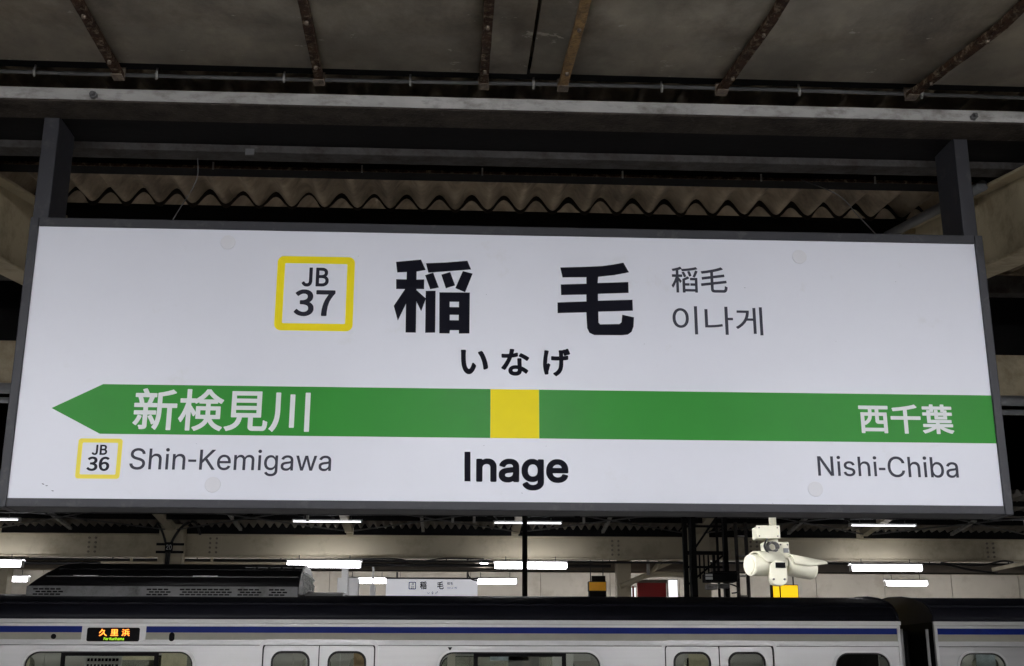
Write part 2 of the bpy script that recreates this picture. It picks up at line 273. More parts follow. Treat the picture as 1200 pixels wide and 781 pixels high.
GLYPHS = {
'shin': '317,0 382,0 458,9 517,26 573,54 598,71 602,77 605,77 615,88 618,88 641,113 641,116 647,121 661,141 681,181 692,217 697,245 697,316 687,359 666,404 661,407 647,429 618,458 565,494 512,519 444,542 313,576 249,599 221,613 203,625 198,632 195,632 172,655 161,673 153,700 153,740 161,768 181,802 204,825 243,848 272,859 320,868 356,870 413,864 450,853 492,831 525,802 536,786 550,757 557,720 684,721 681,762 666,814 639,861 596,907 550,940 508,960 457,975 409,983 322,985 271,978 207,961 147,932 124,913 121,913 115,906 111,906 82,876 82,873 76,868 76,865 70,861 57,842 43,814 34,788 26,746 26,683 40,625 53,601 70,576 111,536 159,505 214,480 276,460 420,421 488,395 529,368 551,347 563,325 571,294 571,265 560,224 542,193 509,163 464,138 426,125 376,118 324,118 282,124 245,135 209,152 189,166 164,190 153,206 138,243 132,280 0,279 6,223 15,190 28,166 28,161 56,118 93,79 96,79 101,73 135,50 187,25 249,8 / 859,17 980,19 980,454 983,485 989,511 1011,557 1029,577 1029,580 1034,582 1043,593 1062,605 1088,618 1138,628 1172,628 1200,624 1223,616 1243,605 1276,576 1288,557 1300,529 1310,481 1310,19 1433,19 1433,492 1424,563 1410,607 1398,632 1378,661 1356,684 1353,684 1347,692 1344,692 1330,704 1297,721 1260,734 1197,741 1153,740 1125,735 1093,726 1057,709 1034,690 1031,690 1005,664 980,628 978,972 858,971 / 1622,17 1743,19 1741,731 1621,729 / 1932,17 2053,19 2053,457 2060,506 2070,533 2080,553 2091,568 2101,576 2101,579 2116,593 2135,605 2161,618 2211,628 2245,628 2272,624 2299,615 2316,605 2348,576 2361,557 2375,523 2382,481 2382,19 2506,19 2506,486 2503,528 2491,585 2475,622 2447,664 2413,697 2370,721 2317,737 2251,741 2198,735 2155,721 2111,697 2076,663 2050,622 2048,731 1930,729 / 1666,841 1700,841 1729,851 1749,868 1763,892 1766,904 1766,935 1762,952 1743,978 1740,978 1729,989 1712,997 1697,1000 1669,1000 1646,994 1630,985 1613,967 1602,947 1599,933 1599,907 1608,879 1632,854 1649,845',
'kemigawa': '2613,0 2666,0 2697,3 2740,12 2771,23 2810,45 2844,76 2844,79 2850,84 2864,104 2876,130 2885,167 2889,200 2889,785 2885,788 2794,788 2791,785 2791,700 2776,723 2763,735 2763,738 2746,755 2743,755 2738,762 2720,774 2693,786 2669,793 2641,796 2591,794 2554,786 2508,766 2483,749 2478,743 2475,743 2449,717 2449,714 2433,697 2415,661 2412,659 2401,633 2390,596 2382,543 2382,471 2390,418 2406,370 2424,334 2440,316 2440,313 2447,307 2447,303 2477,276 2502,259 2526,246 2571,232 2618,228 2666,231 2701,240 2732,257 2762,283 2762,286 2769,293 2789,322 2789,211 2786,183 2779,158 2766,136 2759,130 2759,127 2755,127 2738,111 2698,94 2666,88 2613,88 2585,93 2567,99 2531,119 2508,142 2508,146 2502,150 2488,170 2475,167 2474,164 2426,139 2406,125 2412,110 2426,90 2432,85 2432,82 2457,57 2460,57 2466,50 2481,39 2511,23 2545,11 2582,3 / 892,209 933,209 980,215 1028,231 1062,249 1065,254 1080,263 1115,299 1136,336 1142,353 1142,361 1138,365 1050,385 1045,381 1040,365 1026,344 1009,327 980,310 937,299 892,299 861,305 836,314 813,328 789,350 789,353 780,362 759,407 752,430 748,471 1149,471 1152,474 1152,545 1144,602 1127,655 1101,701 1068,737 1065,737 1059,745 1056,745 1051,751 1033,763 1008,776 977,786 920,796 868,794 814,782 768,759 745,738 741,738 718,715 686,669 669,632 655,584 647,512 650,446 663,389 684,337 709,300 737,271 740,271 748,262 777,241 802,229 839,217 / 3170,209 3235,211 3259,215 3285,224 3325,249 3347,271 3361,293 3362,224 3365,221 3457,221 3460,224 3460,622 3455,655 3447,681 3438,701 3423,724 3410,735 3410,738 3376,765 3324,786 3280,794 3229,796 3173,788 3130,774 3082,746 3050,715 3050,712 3034,693 3017,659 3017,652 3023,647 3102,624 3110,624 3124,650 3136,663 3136,666 3167,689 3187,698 3218,706 3263,707 3291,703 3320,690 3339,675 3353,652 3361,619 3361,591 3356,580 3348,574 3308,563 3180,548 3108,531 3068,512 3054,503 3048,495 3045,495 3026,475 3011,449 3002,412 3002,356 3009,322 3023,293 3034,277 3060,251 3088,232 3133,215 / 4576,209 4641,211 4683,221 4711,235 4731,252 4734,252 4755,276 4755,279 4765,288 4766,294 4768,224 4771,221 4862,221 4865,224 4865,615 4861,653 4851,684 4841,706 4831,720 4825,724 4825,728 4803,749 4800,749 4786,762 4763,774 4734,785 4684,794 4633,796 4593,791 4539,776 4508,760 4464,726 4464,723 4452,712 4438,692 4421,656 4424,649 4502,625 4515,624 4523,641 4537,661 4550,673 4570,687 4593,698 4615,704 4667,707 4701,701 4723,692 4741,678 4759,650 4766,613 4766,594 4759,577 4723,565 4613,553 4553,542 4509,529 4481,517 4454,498 4435,480 4418,454 4407,415 4406,367 4415,320 4430,289 4460,255 4463,255 4469,248 4488,235 4533,217 / 3,221 101,221 104,224 104,471 130,495 130,498 181,550 181,553 206,576 206,579 461,221 576,221 579,224 579,231 574,234 568,246 563,249 560,257 556,260 553,268 548,271 545,279 540,282 537,289 533,293 529,300 525,303 522,311 517,314 514,322 509,325 506,333 502,336 498,344 494,347 491,354 486,358 483,365 478,368 475,376 447,412 441,424 437,427 433,435 429,438 426,446 421,449 418,457 413,460 410,467 406,471 402,478 398,481 395,489 390,492 387,500 382,503 379,511 375,514 372,522 367,525 364,533 359,536 356,543 351,546 348,554 320,590 314,602 310,605 307,613 279,649 316,687 316,690 337,711 337,714 359,734 359,737 381,757 381,760 402,780 402,783 424,803 424,807 444,825 444,828 466,848 466,851 488,872 488,875 509,895 509,898 531,918 531,921 553,941 553,944 573,963 573,966 579,971 576,978 449,978 415,943 415,940 396,923 396,920 378,902 378,899 359,882 359,879 341,862 341,859 322,842 322,839 303,822 303,819 285,802 285,799 266,782 266,779 248,762 248,759 229,741 229,738 207,718 207,715 190,700 190,697 176,684 176,681 155,659 155,656 132,632 132,628 125,624 125,621 119,616 105,596 104,975 101,978 3,978 0,975 0,224 / 1271,221 1364,221 1367,224 1367,587 1370,611 1376,633 1385,652 1407,678 1441,698 1461,704 1486,707 1523,703 1556,687 1577,666 1587,649 1591,633 1594,607 1594,224 1598,221 1690,221 1693,224 1695,618 1701,639 1711,658 1731,681 1752,695 1768,701 1807,707 1831,706 1851,701 1878,689 1901,669 1915,639 1920,610 1920,224 1923,221 2015,221 2019,224 2019,619 2009,676 2000,701 1988,723 1963,752 1960,752 1946,766 1920,782 1875,796 1811,797 1768,788 1726,768 1723,763 1707,754 1684,731 1684,728 1678,723 1669,709 1664,697 1661,697 1650,723 1638,741 1602,776 1582,786 1559,794 1540,797 1494,797 1457,788 1416,766 1384,735 1365,706 1365,785 1362,788 1271,788 1268,785 1268,224 / 2167,221 2260,221 2263,224 2263,785 2260,788 2167,788 2164,785 2164,224 / 3732,221 3827,221 3830,224 3916,526 3949,658 3994,483 4068,226 4073,221 4166,221 4175,243 4337,785 4334,788 4237,788 4232,783 4153,502 4122,379 4118,351 4115,350 4087,475 4003,785 4000,788 3901,788 3895,776 3841,573 3822,512 3782,347 3749,486 3666,785 3663,788 3565,788 3562,785 3562,776 3568,762 3729,224 / 3197,297 3167,302 3136,314 3127,320 3108,342 3101,367 3101,393 3107,415 3115,427 3133,443 3175,460 3211,467 3308,480 3348,489 3361,495 3359,404 3351,379 3339,356 3328,345 3328,342 3307,324 3277,308 3241,299 / 4602,297 4557,307 4534,319 4515,339 4506,364 4506,396 4509,409 4519,426 4543,446 4585,461 4714,480 4754,489 4766,495 4765,407 4752,370 4738,348 4714,325 4683,308 4647,299 / 2622,317 2588,324 2562,334 2543,347 2523,367 2512,382 2497,415 2486,455 2483,478 2483,539 2488,570 2500,611 2517,644 2546,676 2562,687 2590,700 2624,706 2652,706 2684,700 2715,686 2745,661 2745,658 2751,653 2760,639 2777,602 2786,565 2791,522 2789,474 2783,437 2774,407 2757,375 2735,350 2732,350 2718,337 2692,325 2653,317 / 751,556 749,565 752,582 763,615 777,641 796,661 796,664 800,666 814,680 837,693 859,701 884,706 923,706 947,701 980,687 995,676 1020,649 1036,619 1045,591 1051,557 / 2204,872 2224,872 2251,881 2271,899 2280,918 2282,946 2272,971 2254,989 2234,998 2203,1000 2183,994 2158,972 2149,952 2147,927 2155,904 2178,881',
'nage': '1644,0 1713,0 1763,6 1829,23 1874,43 1909,68 1941,98 1941,101 1950,108 1950,111 1967,132 1989,177 1999,214 2003,247 2003,960 1996,976 1977,990 1846,990 1836,984 1825,971 1820,960 1820,950 1818,950 1796,967 1763,984 1716,997 1690,1000 1631,1000 1598,996 1568,989 1536,977 1510,964 1477,943 1464,930 1461,930 1430,898 1430,895 1412,876 1394,848 1389,836 1386,835 1366,790 1353,747 1343,688 1342,585 1345,555 1356,497 1371,455 1394,411 1417,378 1424,372 1424,369 1464,330 1513,299 1563,279 1611,269 1693,267 1731,273 1767,284 1795,299 1818,315 1816,264 1813,250 1803,224 1784,203 1757,187 1737,180 1695,172 1659,172 1614,181 1591,191 1568,207 1539,240 1532,253 1519,264 1507,269 1486,269 1474,264 1473,261 1438,244 1417,230 1395,220 1386,214 1375,201 1371,190 1371,168 1379,148 1401,116 1408,111 1408,108 1457,62 1511,30 1555,14 1601,4 / 898,244 961,244 1001,250 1046,264 1069,276 1089,290 1096,274 1109,263 1121,259 1241,259 1257,266 1272,284 1273,760 1270,790 1263,825 1253,853 1239,881 1221,902 1221,905 1214,911 1214,914 1193,935 1190,935 1184,943 1158,960 1126,976 1093,987 1033,999 957,1000 904,993 869,984 838,973 809,958 776,937 733,897 704,855 685,815 685,784 691,774 704,763 813,730 835,730 846,734 861,747 875,776 895,797 924,815 957,825 997,828 1022,825 1042,819 1068,803 1080,782 1088,744 1088,739 1080,734 1060,730 955,718 876,705 829,694 776,672 736,647 707,618 688,591 678,569 667,520 668,440 675,407 684,384 708,342 739,309 741,309 756,295 780,279 803,267 835,256 872,247 / 2399,244 2463,246 2524,257 2568,273 2622,305 2664,342 2664,345 2680,361 2697,386 2720,438 2720,470 2714,480 2695,494 2592,520 2570,520 2559,516 2545,503 2530,471 2520,457 2493,435 2468,425 2440,420 2414,418 2379,422 2355,430 2333,440 2302,466 2279,501 2267,533 2264,550 2700,550 2716,557 2727,570 2731,582 2731,675 2723,743 2713,782 2703,809 2688,839 2685,841 2681,852 2668,872 2664,875 2655,889 2645,898 2645,901 2626,920 2624,920 2606,937 2572,960 2540,976 2507,987 2478,994 2435,1000 2375,1000 2341,996 2309,989 2276,977 2244,961 2197,928 2147,875 2125,842 2109,812 2109,807 2098,784 2082,730 2076,698 2072,651 2073,568 2079,526 2088,489 2114,422 2116,421 2131,392 2148,371 2148,368 2154,364 2154,361 2188,325 2191,325 2205,310 2237,289 2267,273 2296,261 2335,251 / 32,259 154,259 170,266 184,284 185,697 190,730 203,766 214,783 230,799 259,815 276,820 306,825 345,820 376,806 392,792 392,789 399,782 414,746 418,717 418,290 422,279 434,266 450,259 572,259 588,266 599,279 603,290 603,751 601,780 585,842 565,884 546,911 536,920 536,922 517,941 514,941 509,948 506,948 489,963 455,980 432,989 395,997 369,1000 313,1000 269,993 227,978 191,958 184,951 181,966 175,976 162,987 151,991 32,991 16,984 4,971 0,960 0,290 7,274 20,263 / 930,418 888,428 872,437 861,448 855,461 852,483 858,506 868,517 886,529 927,542 1034,556 1088,566 1088,533 1080,499 1070,477 1049,451 1046,451 1042,445 1029,437 993,422 967,418 / 1664,441 1635,445 1605,457 1588,468 1570,486 1557,504 1546,529 1536,562 1530,598 1529,645 1533,684 1539,710 1553,749 1573,780 1598,803 1622,816 1658,825 1693,825 1716,820 1749,806 1776,782 1789,763 1805,728 1815,690 1819,657 1819,603 1815,570 1805,532 1792,503 1779,484 1757,464 1733,451 1700,443 / 2270,718 2269,723 2272,731 2284,759 2293,772 2299,776 2299,779 2315,795 2318,795 2322,800 2335,809 2351,816 2368,822 2397,826 2415,826 2444,822 2468,813 2489,800 2506,783 2519,764 2536,721 2536,718',
'nishi': '1488,0 1545,0 1605,8 1653,22 1698,43 1723,60 1729,68 1732,68 1765,104 1786,142 1799,193 1799,245 1788,289 1766,328 1734,361 1687,389 1633,409 1486,443 1449,455 1413,475 1399,489 1390,506 1385,523 1385,548 1390,565 1406,590 1421,604 1447,619 1474,628 1497,633 1557,633 1580,628 1610,616 1625,605 1649,580 1663,559 1673,531 1785,556 1785,570 1780,584 1762,624 1741,653 1715,681 1712,681 1706,689 1686,703 1649,721 1607,734 1579,738 1491,740 1464,737 1404,721 1364,703 1328,678 1293,639 1274,607 1262,562 1260,514 1263,488 1271,460 1296,416 1330,384 1356,367 1409,344 1464,328 1582,302 1610,293 1642,274 1655,262 1666,245 1672,224 1672,200 1667,184 1655,163 1630,139 1605,125 1579,116 1543,110 1478,111 1438,122 1416,133 1401,144 1381,166 1365,193 1356,223 1345,223 1257,204 1243,201 1240,198 1240,186 1245,167 1265,119 1286,88 1313,62 1348,37 1385,20 1444,5 / 2,15 130,17 130,618 122,797 125,796 184,689 187,687 195,670 198,669 246,585 252,579 259,565 319,474 320,467 330,457 331,450 344,435 345,429 354,418 356,412 365,401 367,395 376,384 378,378 387,367 389,361 398,350 399,344 409,333 410,327 420,316 421,310 430,299 432,293 441,282 443,276 452,265 454,259 463,248 464,241 474,231 475,224 485,214 486,207 495,197 497,190 506,180 508,173 517,163 519,156 528,146 529,139 539,128 540,122 550,111 551,105 560,94 562,88 571,77 573,71 582,60 605,20 610,15 760,17 759,972 630,971 630,376 632,269 636,190 559,330 509,404 508,410 469,467 467,474 458,485 457,491 418,548 416,554 407,565 406,571 367,628 365,635 356,646 354,652 316,709 314,715 305,726 303,732 265,789 263,796 224,853 223,859 214,870 212,876 173,933 172,940 163,950 153,969 150,972 0,971 / 963,15 1084,17 1082,731 961,729 / 1952,15 2074,17 2074,463 2082,508 2090,529 2102,553 2113,568 2122,576 2122,579 2138,593 2156,605 2180,616 2204,624 2237,628 2285,625 2316,616 2339,604 2342,599 2351,594 2372,573 2389,543 2396,522 2404,478 2404,17 2528,17 2528,485 2520,556 2511,590 2500,616 2494,624 2489,636 2475,656 2469,661 2469,664 2444,689 2441,689 2421,706 2370,729 2313,740 2237,738 2207,732 2176,721 2133,697 2113,676 2110,676 2091,655 2074,628 2073,972 1950,971 / 2717,15 2837,17 2836,731 2715,729 / 1005,841 1042,841 1068,850 1093,872 1105,896 1107,938 1096,964 1074,986 1053,997 1037,1000 1009,1000 983,992 981,989 971,985 954,967 941,941 940,907 949,879 972,854 989,845 / 2759,841 2796,841 2822,850 2847,872 2859,896 2861,937 2851,961 2828,986 2807,997 2791,1000 2763,1000 2740,994 2724,985 2707,967 2695,941 2693,907 2703,879 2726,854 2743,845',
'chiba': '2370,0 2413,2 2446,6 2488,19 2526,37 2554,56 2588,87 2588,90 2611,115 2627,138 2630,147 2633,149 2653,190 2667,232 2678,285 2683,328 2681,435 2673,485 2663,526 2647,567 2625,607 2613,625 2602,636 2602,639 2571,672 2568,672 2562,680 2559,680 2554,686 2546,689 2534,700 2495,720 2464,731 2437,737 2382,741 2342,740 2313,735 2282,726 2252,711 2232,697 2226,689 2223,689 2195,658 2195,655 2190,652 2169,621 2169,971 2046,972 2045,17 2164,15 2166,125 2169,125 2183,102 2203,79 2203,76 2212,68 2212,65 2232,46 2257,29 2280,17 2302,9 2330,3 / 3015,0 3084,2 3124,9 3150,19 3175,31 3204,51 3237,85 3248,101 3251,110 3254,15 3373,17 3373,523 3367,567 3359,594 3344,627 3322,658 3297,683 3294,683 3289,689 3276,698 3243,715 3203,729 3138,740 3067,740 3015,732 2960,715 2920,695 2902,681 2895,678 2868,655 2868,652 2856,641 2856,638 2839,618 2814,568 2816,557 2910,531 2920,526 2932,526 2944,551 2957,565 2957,568 2967,577 2967,580 3003,607 3029,619 3056,627 3087,632 3124,632 3161,625 3197,610 3220,591 3240,559 3249,525 3251,491 3245,472 3235,463 3218,455 3192,449 3019,427 2972,418 2924,404 2878,382 2858,368 2828,339 2810,310 2800,283 2796,259 2794,200 2797,173 2805,142 2825,101 2856,63 2859,63 2876,46 2899,34 2901,31 2957,9 / 401,3 475,5 545,17 605,39 667,74 684,90 687,90 695,99 698,99 728,128 728,132 743,147 769,186 796,241 814,311 813,324 686,324 675,285 659,251 632,211 607,186 604,186 599,180 574,163 533,142 491,130 449,124 407,124 364,130 327,141 286,159 255,180 220,212 220,215 211,223 211,226 192,248 176,277 173,279 147,342 138,378 130,426 127,463 127,523 136,602 158,676 186,731 203,755 215,768 215,771 241,797 245,797 249,803 252,803 257,810 276,822 325,847 387,862 452,864 486,859 517,851 573,827 604,805 615,793 621,789 621,786 633,776 633,772 639,768 656,743 673,707 686,664 814,666 814,676 802,728 788,765 771,799 737,848 695,892 692,892 678,906 647,927 588,957 520,977 460,985 376,983 334,977 293,966 229,940 228,937 218,933 217,930 207,927 184,912 155,885 152,885 118,851 118,848 110,842 110,839 102,833 94,819 90,816 76,791 70,785 65,772 62,771 40,726 14,641 6,598 0,529 0,457 3,415 20,320 37,269 54,235 54,231 57,229 65,211 80,189 82,183 102,158 102,155 116,141 116,138 164,91 229,48 279,26 303,19 364,6 / 974,15 1096,17 1096,469 1104,509 1113,534 1132,565 1161,594 1200,616 1224,624 1255,628 1307,625 1337,616 1361,604 1393,573 1406,548 1409,546 1418,520 1426,469 1426,17 1548,17 1548,503 1542,553 1525,608 1495,658 1467,687 1464,687 1447,703 1409,723 1375,734 1350,738 1307,741 1240,735 1184,715 1142,687 1116,659 1096,630 1094,972 972,971 / 1737,15 1859,17 1858,731 1735,729 / 3042,110 3017,113 2985,122 2952,141 2933,161 2923,183 2918,204 2918,228 2921,245 2933,271 2950,288 2966,299 3012,317 3063,328 3192,345 3231,354 3251,362 3251,268 3248,246 3234,206 3231,204 3228,195 3215,176 3184,147 3166,135 3139,122 3094,111 / 2342,113 2308,119 2269,136 2255,146 2251,152 2248,152 2226,173 2226,176 2207,200 2189,238 2172,302 2167,342 2167,404 2175,460 2187,503 2207,545 2217,559 2223,563 2223,567 2231,573 2231,576 2262,602 2296,619 2334,628 2375,630 2413,624 2452,608 2471,596 2475,590 2478,590 2509,556 2533,514 2546,474 2557,412 2559,358 2553,300 2536,238 2519,203 2502,178 2494,172 2494,169 2464,142 2426,122 2384,113 / 1780,841 1816,841 1845,851 1868,873 1879,893 1882,909 1882,932 1872,963 1853,983 1827,997 1813,1000 1783,1000 1765,995 1748,986 1732,972 1717,944 1715,902 1723,881 1745,856 1763,845',
'jb': '266,0 300,0 357,6 417,25 418,28 462,53 494,86 497,86 506,95 512,104 513,110 519,115 520,121 538,148 539,156 557,199 567,250 572,310 572,974 566,987 554,997 545,1000 417,1000 404,994 393,982 390,974 390,326 387,281 382,246 373,221 360,199 346,186 330,178 329,175 304,168 256,167 234,171 209,181 187,196 161,225 148,249 135,265 121,270 108,270 95,265 92,260 85,257 76,249 69,246 60,237 15,206 6,197 0,184 0,171 3,162 20,137 25,127 51,98 51,95 88,61 104,53 120,39 154,23 197,9 240,1 / 781,16 1094,16 1162,20 1225,32 1292,56 1348,88 1399,136 1420,167 1421,173 1430,183 1453,249 1459,306 1456,368 1446,408 1425,453 1402,482 1402,485 1364,520 1338,535 1332,541 1316,547 1348,576 1348,579 1367,601 1386,636 1398,670 1405,705 1406,727 1406,756 1401,807 1380,863 1363,885 1360,892 1355,895 1352,902 1301,946 1254,969 1237,975 1192,988 1135,997 1080,1000 781,1000 768,994 757,982 754,974 754,42 760,29 772,19 / 936,174 934,455 1088,455 1165,446 1174,442 1200,436 1232,420 1238,412 1241,412 1254,401 1257,393 1268,382 1273,361 1276,358 1279,336 1276,282 1265,251 1253,234 1230,212 1196,194 1174,187 1113,175 / 936,610 934,844 1070,844 1135,836 1161,829 1184,816 1189,816 1208,798 1216,785 1225,760 1225,699 1215,673 1209,667 1208,661 1192,645 1158,627 1152,627 1135,620 1092,613 1042,610',
'n37': '301,0 336,0 387,4 437,16 499,41 510,51 545,73 589,118 620,170 639,230 643,272 640,341 627,387 610,424 582,459 582,462 573,471 570,471 550,493 509,520 496,525 515,538 519,544 522,544 526,550 529,550 563,585 585,618 602,662 611,702 613,759 608,800 592,849 564,896 523,937 484,963 442,981 417,988 376,997 333,1000 272,999 238,993 193,980 173,969 161,966 96,928 94,924 73,911 67,904 64,904 57,895 54,895 37,876 34,867 34,854 42,836 91,782 98,770 110,760 118,757 133,757 142,760 184,798 231,826 253,835 292,844 329,844 365,836 392,823 395,819 404,814 417,798 431,762 433,718 431,703 424,678 421,677 409,654 392,636 379,630 365,620 326,605 278,596 211,594 197,588 187,576 184,567 184,469 190,456 202,446 211,443 281,440 344,430 376,418 382,418 389,412 404,406 405,404 417,399 439,379 440,373 453,355 462,327 463,278 462,262 455,238 443,216 433,206 433,203 423,193 395,175 349,161 316,158 285,159 246,167 197,186 149,218 110,256 96,262 83,262 75,259 63,249 63,246 57,241 57,238 51,234 51,231 6,177 0,164 0,151 3,142 37,105 39,105 70,77 105,54 117,50 118,47 164,26 211,12 259,3 / 920,16 1048,16 1061,22 1072,34 1075,42 1080,171 1092,291 1108,393 1132,490 1162,579 1211,681 1213,683 1215,689 1218,690 1219,696 1222,697 1269,778 1278,787 1281,794 1285,797 1288,804 1292,807 1292,810 1297,813 1300,820 1304,823 1307,830 1311,833 1314,841 1336,868 1339,877 1339,958 1333,971 1322,981 1313,984 735,984 722,978 712,966 709,958 709,849 715,836 727,826 735,823 1118,823 1088,778 1077,756 1075,754 1053,712 1038,690 1029,667 1004,617 1004,613 996,598 958,490 933,395 912,281 901,181 893,76 893,42 896,34 906,22',
'n36': '301,0 336,0 387,4 437,16 499,41 510,51 545,73 589,118 620,170 639,230 643,272 640,341 627,387 610,424 582,459 582,462 573,471 570,471 550,493 509,520 496,525 515,538 519,544 522,544 526,550 529,550 563,585 585,618 602,662 611,702 613,759 608,800 592,849 564,896 523,937 484,963 442,981 417,988 376,997 333,1000 272,999 238,993 193,980 173,969 161,966 96,928 94,924 73,911 67,904 64,904 57,895 54,895 37,876 34,867 34,854 42,836 91,782 98,770 110,760 118,757 133,757 142,760 184,798 231,826 253,835 292,844 329,844 365,836 392,823 395,819 404,814 417,798 431,762 433,718 431,703 424,678 421,677 409,654 392,636 379,630 365,620 326,605 278,596 211,594 197,588 187,576 184,567 184,469 190,456 202,446 211,443 281,440 344,430 376,418 382,418 389,412 404,406 405,404 417,399 439,379 440,373 453,355 462,327 463,278 462,262 455,238 443,216 433,206 433,203 423,193 395,175 349,161 316,158 285,159 246,167 197,186 149,218 110,256 96,262 83,262 75,259 63,249 63,246 57,241 57,238 51,234 51,231 6,177 0,164 0,151 3,142 37,105 39,105 70,77 105,54 117,50 118,47 164,26 211,12 259,3 / 1039,0 1107,4 1167,23 1168,26 1216,53 1227,64 1230,64 1240,76 1243,76 1265,98 1287,130 1292,135 1320,190 1339,256 1342,289 1344,348 1341,390 1323,466 1303,513 1276,547 1273,554 1222,599 1178,621 1121,637 1051,642 1000,635 965,623 931,607 893,582 908,671 927,728 930,730 953,775 962,782 962,785 982,807 993,811 1012,826 1048,839 1076,842 1107,842 1123,839 1148,830 1173,817 1189,803 1192,803 1216,778 1225,775 1238,775 1251,781 1325,860 1327,868 1327,883 1325,892 1273,940 1240,962 1194,982 1154,994 1126,999 1070,1000 1013,994 942,971 936,965 930,963 928,961 883,934 823,874 779,804 744,711 724,604 718,504 718,455 722,376 740,278 775,183 782,174 808,126 864,66 889,51 892,47 914,32 927,26 987,6 / 1050,154 1016,158 988,170 980,178 966,186 965,190 944,212 930,243 924,250 912,288 909,291 898,346 892,396 892,402 901,411 905,420 947,459 993,484 1031,493 1076,490 1099,482 1115,471 1121,469 1139,452 1148,434 1154,428 1164,399 1170,368 1173,330 1170,285 1162,251 1152,225 1136,197 1118,178 1099,165 1077,156',
'h_i': '327,0 381,3 419,16 460,41 501,81 501,84 536,129 554,164 561,173 596,246 624,320 624,353 617,366 607,374 607,377 596,387 596,390 584,400 584,403 573,413 573,416 561,426 561,429 550,439 550,441 530,463 511,471 487,470 474,463 467,456 460,443 450,403 423,326 397,270 391,264 376,237 359,219 343,210 324,213 323,216 309,223 299,233 299,236 287,246 271,276 269,277 247,329 230,390 216,473 206,574 200,761 200,834 204,899 210,936 209,969 201,981 194,989 176,997 86,1000 29,999 16,991 9,984 0,966 0,946 4,930 9,881 13,629 19,533 30,437 40,371 64,271 67,269 93,196 104,173 107,171 136,117 143,111 143,109 150,103 150,100 157,94 157,91 164,86 171,74 219,36 241,23 280,7 / 954,193 981,194 1079,234 1094,243 1101,250 1110,269 1110,289 1100,369 1083,457 1060,547 1030,641 994,733 953,820 950,821 923,874 877,943 867,953 854,960 830,961 716,921 704,911 697,899 696,874 701,860 713,847 737,810 741,807 759,776 761,774 766,763 769,761 789,724 789,720 817,661 824,637 849,576 877,477 893,410 907,333 921,221 929,209 936,201',
'h_na': '485,0 551,3 596,13 641,34 660,50 663,50 695,85 713,120 723,159 724,181 786,138 822,106 825,106 832,98 835,98 844,87 866,79 882,82 897,93 898,99 914,121 915,127 921,133 923,138 931,149 946,175 948,190 942,207 895,246 809,303 755,331 751,331 720,345 713,491 714,621 708,638 700,647 690,652 593,653 576,647 564,633 561,614 571,385 513,389 453,386 404,376 364,362 322,337 287,303 274,281 270,278 254,238 248,198 254,143 271,101 287,82 287,79 328,42 366,23 421,7 458,1 / 480,146 449,149 429,155 413,163 404,172 397,188 397,207 405,223 417,233 433,242 465,251 526,252 577,245 576,198 570,181 561,168 548,157 535,152 517,147 / 112,211 130,214 147,229 150,236 155,239 160,251 181,277 182,283 208,321 236,372 243,380 316,523 316,528 324,539 324,544 331,555 331,560 338,571 353,611 357,617 379,676 453,688 554,711 573,719 585,733 587,745 586,824 582,841 570,856 560,860 545,862 484,843 426,829 456,955 450,977 436,988 415,993 325,1000 308,994 299,985 292,961 292,940 283,879 267,809 157,805 83,808 34,813 16,808 4,793 1,773 7,695 13,678 22,669 39,663 69,662 214,662 214,657 198,627 191,606 165,554 162,552 155,535 152,534 144,516 141,515 115,465 112,464 102,443 93,433 92,427 83,417 82,411 64,385 52,372 39,350 6,310 1,300 1,278 6,268 15,259 93,220 101,214 / 897,557 918,563 930,574 933,582 937,585 955,614 959,617 977,643 983,660 977,682 968,691 910,730 904,732 866,757 857,759 856,762 847,765 845,768 824,778 822,781 783,800 781,803 704,840 691,841 673,835 665,827 618,755 615,739 621,722 630,713 695,682 697,679 755,649 790,625 796,624 819,606 825,605 828,601 862,579 879,563',
'h_ge': '468,0 490,6 506,19 522,28 525,32 536,38 539,42 561,55 627,121 671,191 695,252 713,328 722,410 724,577 816,586 875,595 889,601 901,615 904,627 904,714 898,732 889,741 867,746 813,735 723,724 722,838 727,828 754,754 762,745 780,739 796,741 844,758 853,762 862,771 864,781 879,773 898,773 930,786 948,790 959,796 968,805 974,822 971,840 943,907 933,926 933,930 915,964 915,968 907,985 892,997 880,1000 867,999 815,981 800,969 797,959 783,966 764,966 713,950 707,948 700,939 593,940 576,934 567,926 561,908 573,835 576,714 433,714 321,724 303,719 292,704 289,692 289,606 294,589 309,577 338,573 442,569 579,570 577,445 571,378 563,329 544,276 532,252 528,249 507,217 464,173 461,173 455,166 418,141 375,121 366,112 360,95 363,79 375,64 397,50 401,44 404,44 408,38 411,38 434,17 443,13 448,7 / 87,52 168,61 178,66 190,80 192,92 190,137 194,172 232,309 261,394 262,408 257,426 246,436 214,453 208,459 188,466 175,465 165,461 156,452 144,423 144,485 156,627 181,777 208,886 206,905 194,920 184,924 77,934 60,929 51,920 45,902 41,837 23,723 9,601 1,497 0,391 4,324 12,267 29,175 41,128 60,69 70,58',
